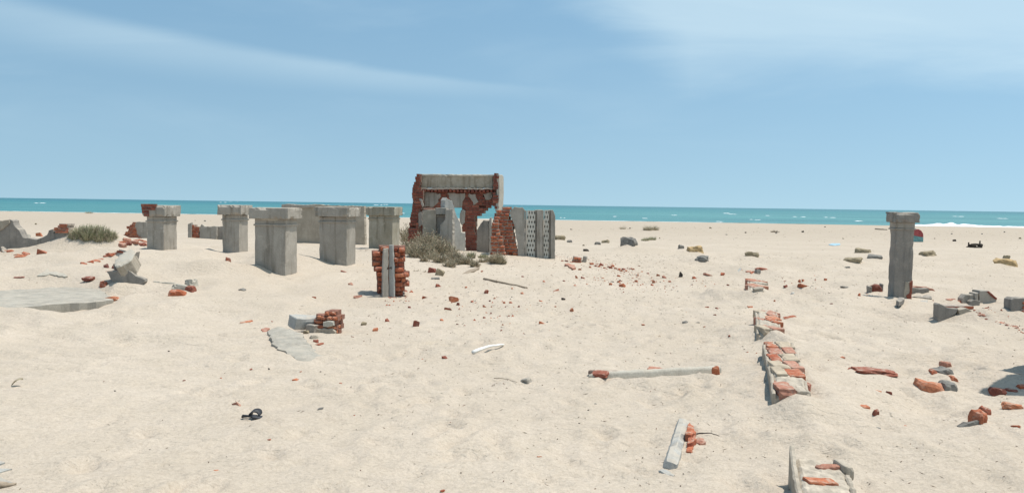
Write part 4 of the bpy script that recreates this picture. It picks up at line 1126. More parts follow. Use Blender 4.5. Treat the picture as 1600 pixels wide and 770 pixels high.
t, o, _ = footing('nearest wall footing, cropped by the bottom edge, cream plaster with one orange brick', (1236, 712), (1322, 724), (1352, 800), (1256, 800), .15, 3, (.06, .90, .04), lift=.08, ragged=.70)
random.seed(3)
for (s_, w_, du_, dl_, mm, dz_) in ((.42, .46, .16, .10, 'brick_orange', -.033), (.70, .12, .18, .07, 'brick_pink', -.030), (.93, .10, .06, .14, 'plaster_rough', -.015)):
    b = MB(o); b.rbox(_(s_, w_)+Z*dz_, (du_, dl_, .09), (Matrix.Rotation(ru(-.3, .3), 3, 'Z') @ X, Z, -(Matrix.Rotation(.1, 3, 'Z') @ Y)), mm, .012, .007, .025, .03, int(s_*100)); b.build('brick', t)
t, o, _ = footing('longest wall footing, cream and orange bricks with a dark brick at the near end', (1193, 534), (1239, 535), (1266, 603), (1209, 600), .14, 4, (.24, .54, .22), ragged=.10)
lumps('brick', [(1252, 617, 30, 22, 'brick_dark', .02), (1240, 603, 24, 8, 'brick', .06)])(t, o)
t, o, _ = footing('short wall footing of red bricks in cream mortar behind the longest footing', (1181, 484), (1213, 483), (1221, 512), (1184, 510), .17, 5, (.60, .25, .15), ragged=.15)
lumps('stone', [(1196, 519, 13, 8, 'plaster_rough', .02)])(t, o)
t, o, _ = footing('small wall footing of pale red bricks farthest along the line', (1168, 436), (1193, 435), (1196, 452), (1170, 451), .17, 6, (.75, .2, .05))
lumps('stone', [(1184, 438, 9, 5, 'stone_grey', .18), (1186, 455, 16, 7, 'plaster_rough', .0)])(t, o)
random.seed(99)
ridge('footing_end', 'row of broken red bricks at the far end of the line of footings', [(1162, 424), (1172, 424), (1178, 428), (1186, 422), (1196, 421)], 14, ['brick', 'brick_pink', 'brick_orange'], n=7)
slab_thing('grey_slab', 'tilted blue-grey slab at the far end of the line of footings', 'rubble', [(1146, 431), (1149, 424), (1156, 418), (1159, 419), (1154, 425), (1150, 431)], .10, .08, 'plaster_blue', tilt=(.3, .2))

# ------------------------------------------------------------------ rubble round the lone pillar and at the right edge
chunk_parts('brick_tile_block', 'dark red brick block in cement rim left of the lone pillar', 'rubble',
    [('brick', 'rock', 1370, 457, 18, 12, .15, 'brick_dark', 0, 0, -10), ('rim', 'box', 1361.5, 459, 4, 12, .15, 'plaster_dark', 0, 0, -6), ('rim', 'box', 1379, 456, 3, 13, .12, 'plaster_dark', 0, 0, 0)])
wall_thing('curved_rubble', 'curved dark plaster rubble with a pink brick top just right of the lone pillar', 'rubble',
    [('p', 'shell', [(1421, 462), (1421, 451), (1428, 449), (1438, 451), (1450, 450), (1453, 454), (1447, 457), (1436, 460), (1424, 470)], 0, .12, 'plaster_dark', .008),
     ('p', 'brick_rim', [(1427, 449), (1432, 447), (1448, 448), (1458, 451), (1463, 456), (1459, 457), (1452, 453), (1448, 450.5), (1438, 452)], -.13, .10, 'brick_pink', .01)], (1438, 462), 0)
slab_thing('shadow_slab', 'painted blue-grey shadow, a thin slab level with the sand below the curved rubble', 'slab', [(1418, 477), (1422, 472), (1440, 469), (1449, 468), (1450, 476), (1436, 479), (1428, 480)], .012, .05, 'plaster_blue', jag=.01)  # grey-blue plate laid in place of a shadow cast on the sand
slab_thing('shadow_slab', 'lower of two painted blue-grey shadows, thin slabs in the sand near the lone pillar', 'slab', [(1414, 485), (1424, 481), (1440, 482), (1447, 484), (1442, 487), (1428, 487)], .012, .05, 'plaster_blue', jag=.01)  # second plate, its grey-blue colour stands for cast shadow
slab_thing('corner_slab', 'dark edge-on plaster slab between curved rubble and the painted shadow slabs', 'rubble', [(1424, 463), (1440, 460), (1455, 460), (1456, 466), (1446, 464), (1434, 463)], .06, .12, 'plaster_dark', jag=.01)
slab_thing('cement_scrap', 'small dark cement scraps in front of the lone pillar base', 'rubble', [(1401, 468), (1404, 464), (1413, 464), (1413, 467), (1405, 471)], .06, .08, 'plaster_dark', jag=.01)
def rock_at(px, py, w, h, mat, label, name='stone', cat='stone', group=None, k=.35, amp=.2, dep=None, yaw=None):
    Q = on_sand(px, py); s_ = mpx(Q); b = MB(Q)
    dep = dep or w*s_*.7; hh = max(.5*h*s_, h*s_-dep*CAMZ/Q.y*.7)
    SK.append((Q.x, Q.y+dep*.3, w*s_*.75, dep*.9, hh*.35, hh))
    b.rock(Q+Z*(hh*.22)+Y*(dep*.4), (w*s_, dep, hh*1.6), axes(ru(-40, 40) if yaw is None else yaw, ru(-10, 10), ru(-10, 10)), mat, k, amp, random.randint(0, 999))
    return tag(b.build(name), label, cat, group)
wall_thing('hollow_block', 'broken hollow plaster block with brick rubble inside, in front of the right-hand drift', 'rubble',
    [('p', 'front_shell', [(1466, 505), (1466, 476), (1468, 474), (1480, 480), (1498, 482), (1494, 490), (1484, 496), (1478, 505)], 0, .12, 'plaster_dark', .008),
     ('p', 'side_shell', [(1505, 500), (1500, 492), (1498, 484), (1510, 481), (1520, 486), (1521, 499), (1515, 503)], .02, .14, 'plaster_rough', .01),
     ('b', 'brick_rubble', [(1471, 484), (1472, 477), (1490, 478), (1505, 478), (1524, 481), (1522, 488), (1500, 489)], -.10, .24, 'brick', 'mortar', .16, .05)], (1480, 500), 4)
wall_thing('plaster_remnant', 'two upright grey plaster remnants standing behind the hollow block', 'rubble',
    [('p', 'panel', [(1504, 478), (1504, 466), (1509, 460), (1524, 459.5), (1526, 478)], 0, .15, 'plaster', .008),
     ('p', 'panel', [(1524, 480), (1524, 458), (1529, 457), (1529, 480)], .04, .18, 'plaster', .006),
     ('p', 'panel', [(1529, 482), (1531, 454), (1545, 454), (1558, 466), (1558, 482)], .02, .22, 'plaster', .01),
     ('p', 'edge', [(1543, 455), (1546, 455), (1559, 466), (1557, 468), (1549, 462)], .05, .1, 'brick_dark', .006),
     ('p', 'panel', [(1515, 486), (1517, 471), (1522, 468), (1532, 470), (1530, 488)], .12, .12, 'plaster_dark', .008)], (1530, 474), 2)
wall_thing('edge_block', 'grey plaster block with red brick on its side, cut by the right edge', 'rubble',
    [('p', 'panel', [(1580, 486), (1581, 468), (1585, 465), (1612, 466), (1612, 500), (1600, 488)], 0, .18, 'plaster_dark', .01),
     ('b', 'brick_side', [(1596, 489), (1597, 475), (1602, 470), (1615, 470), (1615, 490)], .03, .2, 'brick', 'mortar', .16, .06)], (1590, 487), 0)
ridge('rubble_trail', 'trail of small red brick pieces running right from the hollow block', [(1526, 486), (1532, 490), (1540, 494), (1553, 502), (1562, 505), (1580, 511), (1598, 514)], 13, ['brick', 'brick_dark', 'brick_pink'], n=16)
ridge('rubble_trail', 'cluster of red brick pieces behind the hollow block', [(1484, 468), (1492, 467), (1500, 466), (1510, 468), (1494, 472), (1512, 475), (1518, 477)], 11, ['brick', 'brick_pink'], n=9)
rock_at(1370, 585, 66, 12, 'brick_dark', 'long flat dark red brick lump half buried left of the orange rubble pair', 'brick_lump', 'rubble', k=.25, amp=.26, dep=.24)
chunk_parts('mixed_rubble', 'grey and dark rubble lump just above the orange brick wedge', 'rubble',
    [('stone', 'rock', 1479, 588, 26, 11, .16, 'stone_grey', 10, 0, -8), ('brick', 'rock', 1461, 587, 9, 9, .1, 'brick', 0, 0, 0), ('brick', 'rock', 1482, 575, 12, 4, .12, 'brick_pink', 0, 0, 0, .03)])
chunk_parts('orange_rubble', 'orange brick wedge stuck to a cobbled grey mortar lump', 'rubble',
    [('brick', 'rock', 1462, 613, 42, 13, .2, 'brick_orange', -6, 0, 8), ('mortar_lump', 'rock', 1487, 613, 21, 14, .18, 'stone_grey', 0, 0, 0), ('brick', 'rock', 1491, 599, 13, 6, .14, 'brick_orange', 0, 0, 20, .02)])
chunk_parts('pointed_brick', 'orange-faced brick with a long thin dark splinter pointing left near the right edge', 'rubble',
    [('brick', 'rock', 1536, 665, 15, 20, .14, 'brick_orange', 10, 0, 8), ('splinter', 'rock', 1517, 667, 36, 7, .05, 'stone_grey', 0, 0, -18), ('brick', 'rock', 1543, 650, 12, 4, .10, 'brick', 0, 0, 12, .04)])
rock_at(1353, 640, 18, 8, 'brick_orange', 'orange brick piece at the crest of a little sand ridge', 'brick_piece', 'brick')
rock_at(1369, 652, 11, 13, 'brick_dark', 'dark brick splinter running down from the orange piece on the sand ridge', 'brick_piece', 'brick')
rock_at(1370, 671, 15, 4, 'stone_grey', 'grey sliver of stone below the little sand ridge', 'stone', 'stone')
rock_at(1561, 618, 23, 14, 'brick_dark', 'dark red rounded brick lying in the shadow at the right edge', 'brick_piece', 'brick')
rock_at(1583, 612, 18, 6, 'brick_dark', 'flat dark brick behind the rounded brick in the shadow', 'brick_piece', 'brick')
rock_at(1598, 608, 14, 8, 'brick', 'red brick cut by the right edge of the photo above the shadowed bricks', 'brick_piece', 'brick')
rock_at(1586, 640, 28, 12, 'brick_orange', 'orange brick lump in front of the shadowed bricks at right', 'brick_piece', 'brick')
# standing wall end just beyond the frame that throws the pointed shadow
def standing_end():
    A = at_z(1541, 587, 0); B = at_z(1529, 605, 0); C0 = at_z(1600, 600, 0); D = at_z(1600, 632, 0)
    x0 = (A.y+.55)*815/F
    def hh(p): return (x0-p.x)/(sdir.x)*sdir.z
    def yy_(p): return p.y+(x0-p.x)/sdir.x*sdir.y
    o = Vector((x0, C0.y, 0)); fr = (Vector((x0, 0, 0)), Y.copy(), Z.copy(), -X)
    t = thing('standing_wall_end', 'standing broken wall end just beyond the right edge, throwing a pointed shadow over bricks', 'wall', o)
    ya, yb = yy_(A), yy_(B); ha, hb = hh(A), hh(B)
    pl = [(ya+.30, -.3), (ya+.28, ha*.35), (ya+.12, ha*.8), (ya, ha), (ya-.10, ha*.85), ((ya+yb)/2+.05, ha*.72), (yb+.05, hb*.95), (yb, hb), (yb-.12, hb*.72), (yb-.30, hb*.35), (yb-.35, -.3)]
    b = MB(o); b.prism(pl, fr, .12, 'plaster', .06, .012); b.build('plaster_face', t)
    f2 = (Vector((x0+.14, 0, 0)), Y.copy(), Z.copy(), -X); q = [(a_*1.0, min(c_, .6)) for a_, c_ in pl]
    b = MB(o); b.bricks(f2, inpoly(q), bb(q), .24, 'brick', 'mortar'); b.build('brick_core', t)
standing_end()

# ------------------------------------------------------------------ brick block near the lattice wall and rubble trail
chunk_parts('brick_block', 'block of three red bricks with a grey plaster end right of the lattice wall', 'rubble',
    [('brick_core', 'brick', 903, 411, 17, 12, .25, 'brick', -8, 0, 8), ('plaster_end', 'box', 913.5, 411, 6, 11, .22, 'plaster', -8, 0, 10)])
slab_thing('slanted_tile', 'long slanted red tile tip sticking out of the dune edge beside the brick block', 'rubble', [(882, 411), (886, 410), (898, 414), (899, 418), (895, 419)], .08, .08, 'brick_pink')
chunk_parts('brick_and_stone', 'dark brick and two pale stone flakes stacked right of the brick pier', 'rubble',
    [('brick', 'rock', 674, 427, 12, 8, .14, 'brick_dark', 0, 0, 10), ('stone', 'rock', 686, 431, 13, 8, .16, 'stone', 0, 0, 20, .02), ('stone', 'box', 680, 437, 13, 3, .16, 'stone_grey', 10, 0, -4)])
slab_thing('weathered_board', 'short weathered grey board below the small green tuft', 'board', [(722, 428), (728, 424), (736, 420), (747, 417), (749, 418), (740, 423), (730, 427)], .04, .03, 'wood', jag=.008)
def stick(name, label, p0, p1, r, mat='wood', sag=0, cat='stick', lift=.02):
    A = on_sand(*p0); B = on_sand(*p1); b = MB(A); n = 8
    pts = [A.lerp(B, i/n)+Z*(lift+sag*math.sin(math.pi*i/n)+.006*mnoise.noise(Vector((i*.9, r*99, p0[0])))) for i in range(n+1)]
    pts = [Vector((p.x, p.y, max(p.z, gz_at(p.x, p.y)+r*.5))) for p in pts]
    b.tube(pts, [r*(1-.5*i/n)*(1+.2*rnd()) for i in range(n+1)], mat); return tag(b.build(name, None, True), label, cat)
stick('driftwood_stick', 'long thin brown stick slanting down the dune below the bushes', (756, 437), (824, 451), .022)
stick('white_strip', 'curved white strip of plastic or shell on bare sand left of the half-buried beam', (739, 553), (787, 541), .020, 'white', .02)
slab_thing('grey_flake', 'flat pale grey flake level with the sand above the white strip', 'flake', [(822, 491), (828, 488), (840, 488), (848, 490), (838, 493), (826, 496)], .012, .02, 'plaster_blue', jag=.01)
chunk_parts('grey_offcut', 'small grey cement offcut lying alone on the sand left of the half-buried beam', 'rubble', [('b', 'box', 823, 600, 15, 7, .10, 'plaster', -20, 0, -18)])
stick('dead_twig', 'thin crooked twig on the sand left of the grey cement offcut', (772, 594), (808, 600), .004, 'wood', .012)
stick('thin_twig', 'thin bent twig beside the red bricks of the plaster shard', (1088, 682), (1124, 685), .005, 'dark', .015)

# ------------------------------------------------------------------ small stones and bricks on the open sand
chip_meshes = {}
def chip_mesh(mat, i):
    k = (mat, i)
    if k not in chip_meshes:
        st = random.getstate(); random.seed(1000+i)
        b = MB(); pts = []
        for a in range(15):
            p = Vector((ru(-.5, .5), ru(-.5, .5), ru(-.5, .5))); mx = max(abs(q) for q in p)
            pts.append(p*(.5/mx)*ru(.72, 1.0))
        b.hull(pts, mat); o = b.build('chip_source'); chip_meshes[k] = o.data; bpy.data.objects.remove(o); random.setstate(st)
    return chip_meshes[k]
def chip(px, py, w, h, mat, label, name='brick_chip', cat='brick chip', group=None, yaw=None):
    Q = on_sand(px, py); s_ = mpx(Q)
    me = chip_mesh(mat, random.randint(0, 9)); me.name = name
    o = bpy.data.objects.new(name, me); COL.objects.link(o)
    dep = w*s_*ru(.55, .8); hh = max(.5*h*s_, h*s_-dep*CAMZ/Q.y*.7); o.location = Q+Z*hh*.18+Y*dep*.3
    if w > 7: SK.append((Q.x, Q.y+dep*.2, w*s_*.8, dep*.9, hh*.32, hh))
    o.scale = (w*s_*1.1, dep, hh*1.5); o.rotation_euler = (ru(-.25, .25), ru(-.25, .25), ru(-.6, .6) if yaw is None else yaw)
    return tag(o, label, cat, group)
BR = ['brick', 'brick', 'brick_orange', 'brick_dark']
# individually describable ones
for px, py, w, h, mat, lab in [
    (649, 512, 11, 15, 'brick_dark', 'dark brown brick piece standing on end on the open sand left of centre'),
    (568, 509, 10, 8, 'stone', 'tan and red cube-like stone right of the orange brick lump'),
    (605, 503, 8, 7, 'brick', 'small red brick corner between the tan cube-like stone and the upright dark brick'),
    (587, 519, 10, 9, 'brick', 'rounded red brick piece below the tan cube-like stone'),
    (685, 449, 11, 7, 'brick_dark', 'pair of fused dark red lumps right of the brick pier foot'),
    (665, 466, 11, 4, 'brick', 'flat red brick flake below the fused dark red lumps'),
    (709, 472, 15, 12, 'brick_orange', 'largest orange brick piece on the slope below the bushes'),
    (715, 477, 7, 6, 'brick_dark', 'small dark brick touching the largest orange piece on the slope'),
    (701, 485, 14, 6, 'brick', 'elongated red brick shard just below the largest orange piece'),
    (761, 460, 8, 9, 'brick', 'tilted oval brick piece below the thin brown stick'),
    (847, 506, 13, 5, 'brick', 'thin slanted red brick splinter below the flat grey flake'),
    (869, 456, 10, 6, 'brick', 'red brick wedge on the slope below the lattice wall'),
    (880, 469, 9, 5, 'dark', 'dark blackish stone below the red brick wedge on the slope'),
    (895, 487, 8, 7, 'brick_orange', 'orange brick chip alone right of the flat grey flake'),
    (971, 449, 14, 7, 'brick_orange', 'largest orange brick in the rubble band, at its near side'),
    (1038, 435, 8, 6, 'brick_dark', 'dark red wedge near the right end of the rubble band'),
    (1064, 432, 6, 8, 'dark', 'upright dark stone past the right end of the rubble band'),
    (1086, 436, 9, 5, 'brick', 'arched red brick piece between the dark stone and the footings'),
    (1108, 431, 17, 4, 'brick_pink', 'long pink brick flake just left of the tilted blue-grey slab'),
    (1071, 505, 9, 5, 'stone_grey', 'grey-brown stone left of the short wall footing'),
    (1091, 505, 9, 3, 'stone_grey', 'flat grey stone beside the grey-brown stone left of the footings'),
    (1236, 499, 24, 9, 'brick', 'spread of red brick beside the right side of the short wall footing'),
    (1255, 449, 14, 7, 'brick', 'red brick pair behind and right of the short wall footing'),
    (1228, 450, 9, 6, 'brick_dark', 'dark red brick right of the small farthest footing'),
    (1172, 480, 11, 3, 'brick', 'flat red sliver above the short wall footing'),
    (1318, 560, 9, 4, 'brick_orange', 'small orange chip alone on the sand right of the longest footing'),
    (1371, 612, 15, 4, 'brick_orange', 'flat orange flake below the long dark brick lump'),
    (1391, 617, 13, 8, 'brick_dark', 'dark red wedge right of the flat orange flake'),
    (1414, 667, 9, 5, 'brick_pink', 'pink brick chip right of the grey sliver of stone'),
    (1342, 463, 9, 6, 'brick', 'red brick chip in the shadow left of the lone pillar'),
    (1320, 450, 14, 4, 'stone_grey', 'grey slanting flake left of the lone pillar'),
    (1238, 460, 8, 5, 'white', 'white chalky lump right of the farthest footings'),
    (369, 634, 14, 9, 'brick_pink', 'smooth pinkish brick pebble just above the black sandal strap'),
    (338, 737, 9, 5, 'brick', 'red brick chip low in the left foreground'),
    (421, 688, 8, 4, 'brick', 'small red chip right of and below the black sandal'),
    (843, 716, 8, 6, 'brick', 'dark red chip alone in the central foreground'),
    (695, 560, 10, 5, 'brick_dark', 'dark red chip left of the white strip'),
    (692, 768, 9, 5, 'brick', 'red chip at the bottom edge of the photo'),
    (461, 595, 9, 5, 'brick_orange', 'orange chip on the sand below the plaster sheet'),
    (383, 504, 20, 4, 'brick', 'flat red brick flake left of the plaster sheet'),
    (378, 455, 10, 6, 'stone_grey', 'grey-brown stone on the slope left of the largest pier foot'),
    (490, 466, 7, 4, 'brick', 'red chip on the slope below the pier with a white-edged cap'),
    (356, 409, 8, 9, 'brick', 'red brick chip with pale top on the drift left of the largest pier'),
    (66, 397, 17, 10, 'brick', 'single squared red brick half buried in front of the buried wall'),
    (28, 435, 18, 5, 'brick_dark', 'flat dark brick above the large fallen slab'),
    (166, 419, 10, 8, 'brick_dark', 'small dark brick left of the tilted block'),
    (39, 372, 13, 8, 'plaster_pale', 'pale rounded lump behind the buried wall'),
    (61, 370, 12, 8, 'brick', 'red brick lump behind the buried wall dip'),
    (501, 640, 11, 5, 'stone_grey', 'grey flat pebble on the sand right of the sandal'),
    (548, 446, 8, 6, 'brick_pink', 'pink brick chip between the white-edged pier and brick pier'),
    (536, 425, 9, 3, 'brick_dark', 'dark red flake right of the foot of the white-edged pier'),
    (558, 465, 15, 5, 'brick_pink', 'crumbled pink brick left of the brick pier shadow'),
    (632, 457, 10, 6, 'brick_dark', 'dark flat brick at the right foot of the brick pier'),
    (641, 458, 8, 5, 'brick', 'second red chip from the right foot of the brick pier'),
    (1005, 508, 5, 3, 'brick', 'tiny lone red chip above the half-buried beam'),
    (1586, 668, 22, 6, 'brick', 'red brick edge in the drift at the lower right edge'),
    ]:
    chip(px, py, w, h, mat, lab)
for px, py, w, h, mat, lab in [
    (875, 376, 16, 8, 'stone', 'tan stone on the beach just right of the lattice wall'),
    (890, 379, 8, 4, 'stone_grey', 'small grey stone beside the tan stone right of the lattice wall'),
    (934, 383, 9, 5, 'stone_grey', 'grey stone on the left end of a small beach drift'),
    (946, 380, 12, 5, 'stone', 'tan stone on the right end of a small beach drift'),
    (985, 385, 25, 14, 'stone_grey', 'pyramid-shaped grey stone left of the low green tuft'),
    (916, 393, 9, 4, 'dark', 'dark low stone behind the rubble band'),
    (1065, 389, 9, 6, 'stone_grey', 'small pointed stone left of the ochre stone'),
    (1087, 396, 23, 12, 'stone_ochre', 'ochre squared stone on the far beach'),
    (1098, 409, 20, 9, 'stone_grey', 'dark grey brick-shaped stone below the ochre stone'),
    (1176, 402, 21, 9, 'stone', 'squared tan stone behind the farthest footing'),
    (1350, 396, 22, 8, 'stone', 'dark tan stone, upper of three left of the lone pillar'),
    (1370, 405, 22, 7, 'stone_grey', 'long low stone touching the left side of the lone pillar'),
    (1336, 411, 27, 9, 'stone', 'broad tan stone, lowest of three left of the lone pillar'),
    (1452, 400, 22, 8, 'stone', 'curved tan stone right of the lone pillar'),
    (1576, 415, 32, 11, 'stone_ochre', 'long ochre stone near the right edge of the far beach'),
    (1574, 404, 9, 5, 'stone', 'small tan stone on top of the long ochre stone at right'),
    (1492, 377, 5, 3, 'dark', 'tiny dark lump left of the wrecked dark machine part'),
    (1325, 419, 8, 3, 'stone_grey', 'small flat grey stone below the broad tan stone'),
    ]:
    rock_at(px, py, w, h, mat, lab, k=.40, amp=.26)
# countless-looking chips, still one object each
groups = [
  ('small red brick chip in the rubble band right of the lattice wall', 'chips in the rubble band',
   [(950, 417), (958, 416), (974, 421), (990, 421), (971, 423), (967, 421), (954, 418), (998, 415), (1012, 427), (901, 433), (910, 434), (899, 446), (942, 434), (967, 431), (968, 438), (967, 441), (953, 444),
    (988, 434), (993, 440), (1019, 438), (1022, 441), (1019, 445), (1130, 429), (907, 421), (885, 408), (878, 408), (893, 410), (925, 413), (931, 415), (936, 416), (944, 418), (962, 419), (979, 423), (985, 420), (1002, 424), (921, 417), (940, 414), (1046, 440), (1029, 430)], (4, 10), BR),
  ('small red chip strewn over the sand slope below the bushes', 'chips on the slope below the bushes',
   [(753, 424), (772, 466), (787, 473), (798, 473), (757, 479), (810, 479), (756, 496), (797, 506), (800, 450), (816, 458), (868, 479), (880, 439), (670, 518), (715, 506), (725, 509), (817, 432), (783, 516), (738, 471), (728, 449), (850, 440), (845, 470), (640, 480), (690, 500), (765, 470)], (4, 7), BR),
  ('tiny red chip on the bare sand of the left foreground', 'chips in the left foreground',
   [(550, 526), (584, 588), (512, 598), (532, 598), (553, 648), (425, 502), (287, 594), (414, 514), (392, 576), (345, 590), (470, 580), (660, 560), (640, 620)], (3, 6), BR),
  ('small red chip beside the line of wall footings', 'chips beside the footings',
   [(1105, 480), (1120, 481), (1073, 487), (1118, 492), (1100, 510), (1137, 445), (1249, 440), (1273, 430), (1290, 437), (1300, 474), (1168, 550), (1182, 551), (1140, 524), (1080, 560), (1255, 438), (1210, 470), (1275, 450)], (3, 8), BR),
  ('tiny dark pebble on the sand of the foreground', 'pebbles in the foreground',
   [(264, 548), (233, 702), (920, 640), (1010, 672), (930, 630), (690, 600), (980, 650), (395, 560), (350, 568), (420, 575), (905, 660), (1580, 693), (1564, 627), (1574, 622), (180, 610), (195, 660), (500, 580), (620, 560)], (3, 5), ['dark', 'stone_grey']),
  ('tiny dark fragment on the far beach near the water', 'fragments on the far beach',
   [(893, 358), (912, 383), (1030, 372), (1135, 366), (1165, 363), (1213, 364), (1318, 372), (1255, 362), (1290, 354), (1380, 358), (1460, 372), (1487, 365), (1535, 365), (1570, 362), (1595, 372), (1110, 356), (985, 356), (55, 350), (320, 345), (305, 344)], (3, 5), ['dark', 'stone_grey', 'stone']),
]
for lab, grp, pts, (w0, w1), mats in groups:
    for px, py in pts:
        w = ru(w0, w1)*.88; chip(px+ru(-.5, .5), py+1, w, w*ru(.4, .75), random.choice(mats), lab, 'brick_chip' if 'red' in lab else 'pebble', 'brick chip' if 'red' in lab else 'pebble', grp)
for i, (px, py, lab) in enumerate([(599, 618, 'white paper-like scrap on the sand left of centre'), (632, 627, 'small white scrap lying right of the paper-like scrap'), (660, 594, 'thin white scrap above the other two white scraps')]):
    slab_thing('white_scrap', lab, 'scrap', [(px-6, py+1.5), (px-2, py-.5), (px+4, py-1), (px+7, py-2.2), (px+3, py+.6), (px-3, py+1.6)], .008, .006, 'white', jag=.006)

# litter: straw, shell and chip specks, far too many to count
random.seed(21)
lx = []; 
b = MB()
for i in range(7500):
    y = 3.3+ (24*rnd()**1.05 if i < 6000 else ru(10, 90))
    x = random.gauss(1.6, 1.2+.22*y) if i < 5200 else ru(-.66*y, .66*y)
    if x < -.2*y and rnd() < .75: continue
    lx.append((x, y))
hz_ = height(np.array([p[0] for p in lx]), np.array([p[1] for p in lx]))
for (x, y), z in zip(lx, hz_):
    a = ru(0, math.pi); L = ru(.0022, .0065)*(1+y*.14); w = L*ru(.15, .5); c, s_ = math.cos(a), math.sin(a)
    if rnd() < .25: L *= 2.2; w *= .4
    z += .004+L*.12
    pts = [(x-c*L, y-s_*L, z-.004), (x+s_*w, y-c*w, z-.004), (x+c*L, y+s_*L, z+ru(0, .3)*L), (x-s_*w, y+c*w, z), (x, y, z+w*.8)]
    b.add(pts, [(0, 1, 4), (1, 2, 4), (2, 3, 4), (3, 0, 4)], 'litter')
tag(b.build('sand_litter'), 'specks of straw, shell and crumbled brick strewn over the sand', 'litter', kind='stuff')

random.seed(31); b = MB()
for (x0_, y0_, x1_, y1_, n_, sp_) in ((866, 406, 1004, 426, 260, 2.5), (895, 432, 1125, 438, 130, 5), (930, 440, 1060, 446, 90, 4), (690, 470, 860, 490, 90, 14), (1225, 440, 1290, 445, 60, 4), (1525, 487, 1600, 514, 90, 2.5), (1340, 462, 1462, 470, 50, 4), (600, 462, 640, 460, 40, 5)):
    for i in range(n_):
        f = rnd(); px = x0_+(x1_-x0_)*f; py = y0_+(y1_-y0_)*f+random.gauss(0, sp_); P = at_z(px, max(py, 404), 0.05)
        P.z = gz_at(P.x, P.y); r_ = ru(.010, .032); a_ = ru(0, 6.3)
        pts = [P+Vector((math.cos(a_+k*2.1)*r_*ru(.6, 1.3), math.sin(a_+k*2.1)*r_*ru(.6, 1.2), -.006)) for k in range(3)]
        b.add(pts+[P+Vector((ru(-.3, .3)*r_, ru(-.3, .3)*r_, r_*ru(.4, .9)))], [(0, 1, 3), (1, 2, 3), (2, 0, 3)], random.choice(['brick', 'brick', 'brick_orange', 'brick_dark', 'stone_grey']))
tag(b.build('brick_crumbs'), 'crumbs of red brick strewn in bands over the sand', 'brick crumbs', kind='stuff')

# ------------------------------------------------------------------ sandal, leaf pieces
def sandal():
    P = on_sand(394, 655); o = P.copy(); s_ = mpx(P)
    t = thing('sandal', 'worn black rubber sandal with a curled strap lying on the left foreground sand', 'sandal', o)
    b = MB(o)   # toe cup of the sole, tipped on its side
    b.rbox(P+Vector((.052, -.01, .024)), (.105, .075, .026), axes(18, 10, 14), 'rubber', .012, .004, .004, .015, 3); b.build('sole', t)
    b = MB(o)
    pts = [Vector((-.095, .01, .02)), Vector((-.085, .0, .035)), Vector((-.05, .0, .034)), Vector((0, -.01, .03)), Vector((.03, -.02, .028))]
    b.tube([P+q for q in pts], [.010, .012, .011, .011, .010], 'rubber', 8)
    pts = [Vector((-.095, .01, .02)), Vector((-.085, .035, .018)), Vector((-.04, .045, .02)), Vector((.0, .04, .024)), Vector((.03, .03, .03))]
    b.tube([P+q for q in pts], [.010, .010, .009, .010, .010], 'rubber', 8); b.build('heel_strap', t, True)
    b = MB(o); k = 14; vs = []; fs = []
    for i in range(k+1):
        a = math.pi*(-.05+1.15*i/k); c = P+Vector((.025+.048*math.cos(a), .02+.01*math.sin(a*2), .045+.042*math.sin(a)))
        for dx, dy in ((-.01, -.028), (.008, .022)): vs.append(c+Vector((dx, dy, dy*.4)))
        for dx, dy in ((.008, .022), (-.01, -.028)): vs.append(c+Vector((dx, dy, dy*.4))*1.0-Vector((math.cos(a), 0, math.sin(a)))*.008)
    for i in range(k):
        for j in range(4): fs.append((i*4+j, i*4+(j+1) % 4, (i+1)*4+(j+1) % 4, (i+1)*4+j))
    fs += [(3, 2, 1, 0), (k*4, k*4+1, k*4+2, k*4+3)]
    b.add(vs, fs, 'rubber'); b.build('toe_strap', t, True)
    for c_ in t.children: c_.scale = (.8, .8, .8)
sandal()
def dry_leaf(name, label, px, py, w, h, mat):
    P = on_sand(px, py); s_ = mpx(P); b = MB(P)
    A = P+Vector((-w*s_/2, 0, .005)); B = P+Vector((w*s_/2, 0.02, h*s_*1.0)); n = 8; vs = []; fs = []
    for i in range(n+1):
        f = i/n; c = A.lerp(B, f)+Z*(.02*math.sin(f*math.pi)); ww = .035*math.sin(math.pi*min(1, f*.95+.03))
        vs += [c+Vector((0, -ww, -.0)), c+Z*.012, c+Vector((0, ww, .01)), c-Z*.004]
    for i in range(n):
        for j in range(4): fs.append((i*4+j, i*4+(j+1) % 4, i*4+4+(j+1) % 4, i*4+4+j))
    b.add(vs, fs, mat); return tag(b.build(name), label, 'leaf')
dry_leaf('dry_leaf', 'curled grey-green dry leaf on bare sand near the left edge', 26, 603, 16, 10, 'leaf')
def spiky():
    P = G(0, 750); o = Vector((P.x, P.y, gz_at(P.x, P.y)))
    t = thing('spiky_leaf', 'grey spiky leaf fan lying in the sand in the bottom left corner', 'leaf', o)
    for tip, b0, b1 in (((8, 724), (-14, 717), (-14, 732)), ((19, 734), (-14, 734), (-14, 744)), ((22, 757), (-14, 741), (-14, 752))):
        q = [on_sand(*p)+Z*.010 for p in (tip, b1, b0)]; b = MB(o)
        ctr = (q[0]*.4+q[1]*.3+q[2]*.3)+Z*.012
        b.add([q[0], q[1], q[2], ctr, q[0]-Z*.02, q[1]-Z*.02, q[2]-Z*.02], [(0, 3, 1), (1, 3, 2), (2, 3, 0), (0, 1, 5, 4), (1, 2, 6, 5), (2, 0, 4, 6)], 'plaster_blue'); b.build('blade', t)
    A = on_sand(-14, 764); B = on_sand(26, 757); b = MB(o)
    b.tube([A.lerp(B, i/6)+Z*(.012+.006*math.sin(i)) for i in range(7)], [.022, .021, .02, .018, .015, .010, .004], 'wood', 7); b.build('stem', t, True)
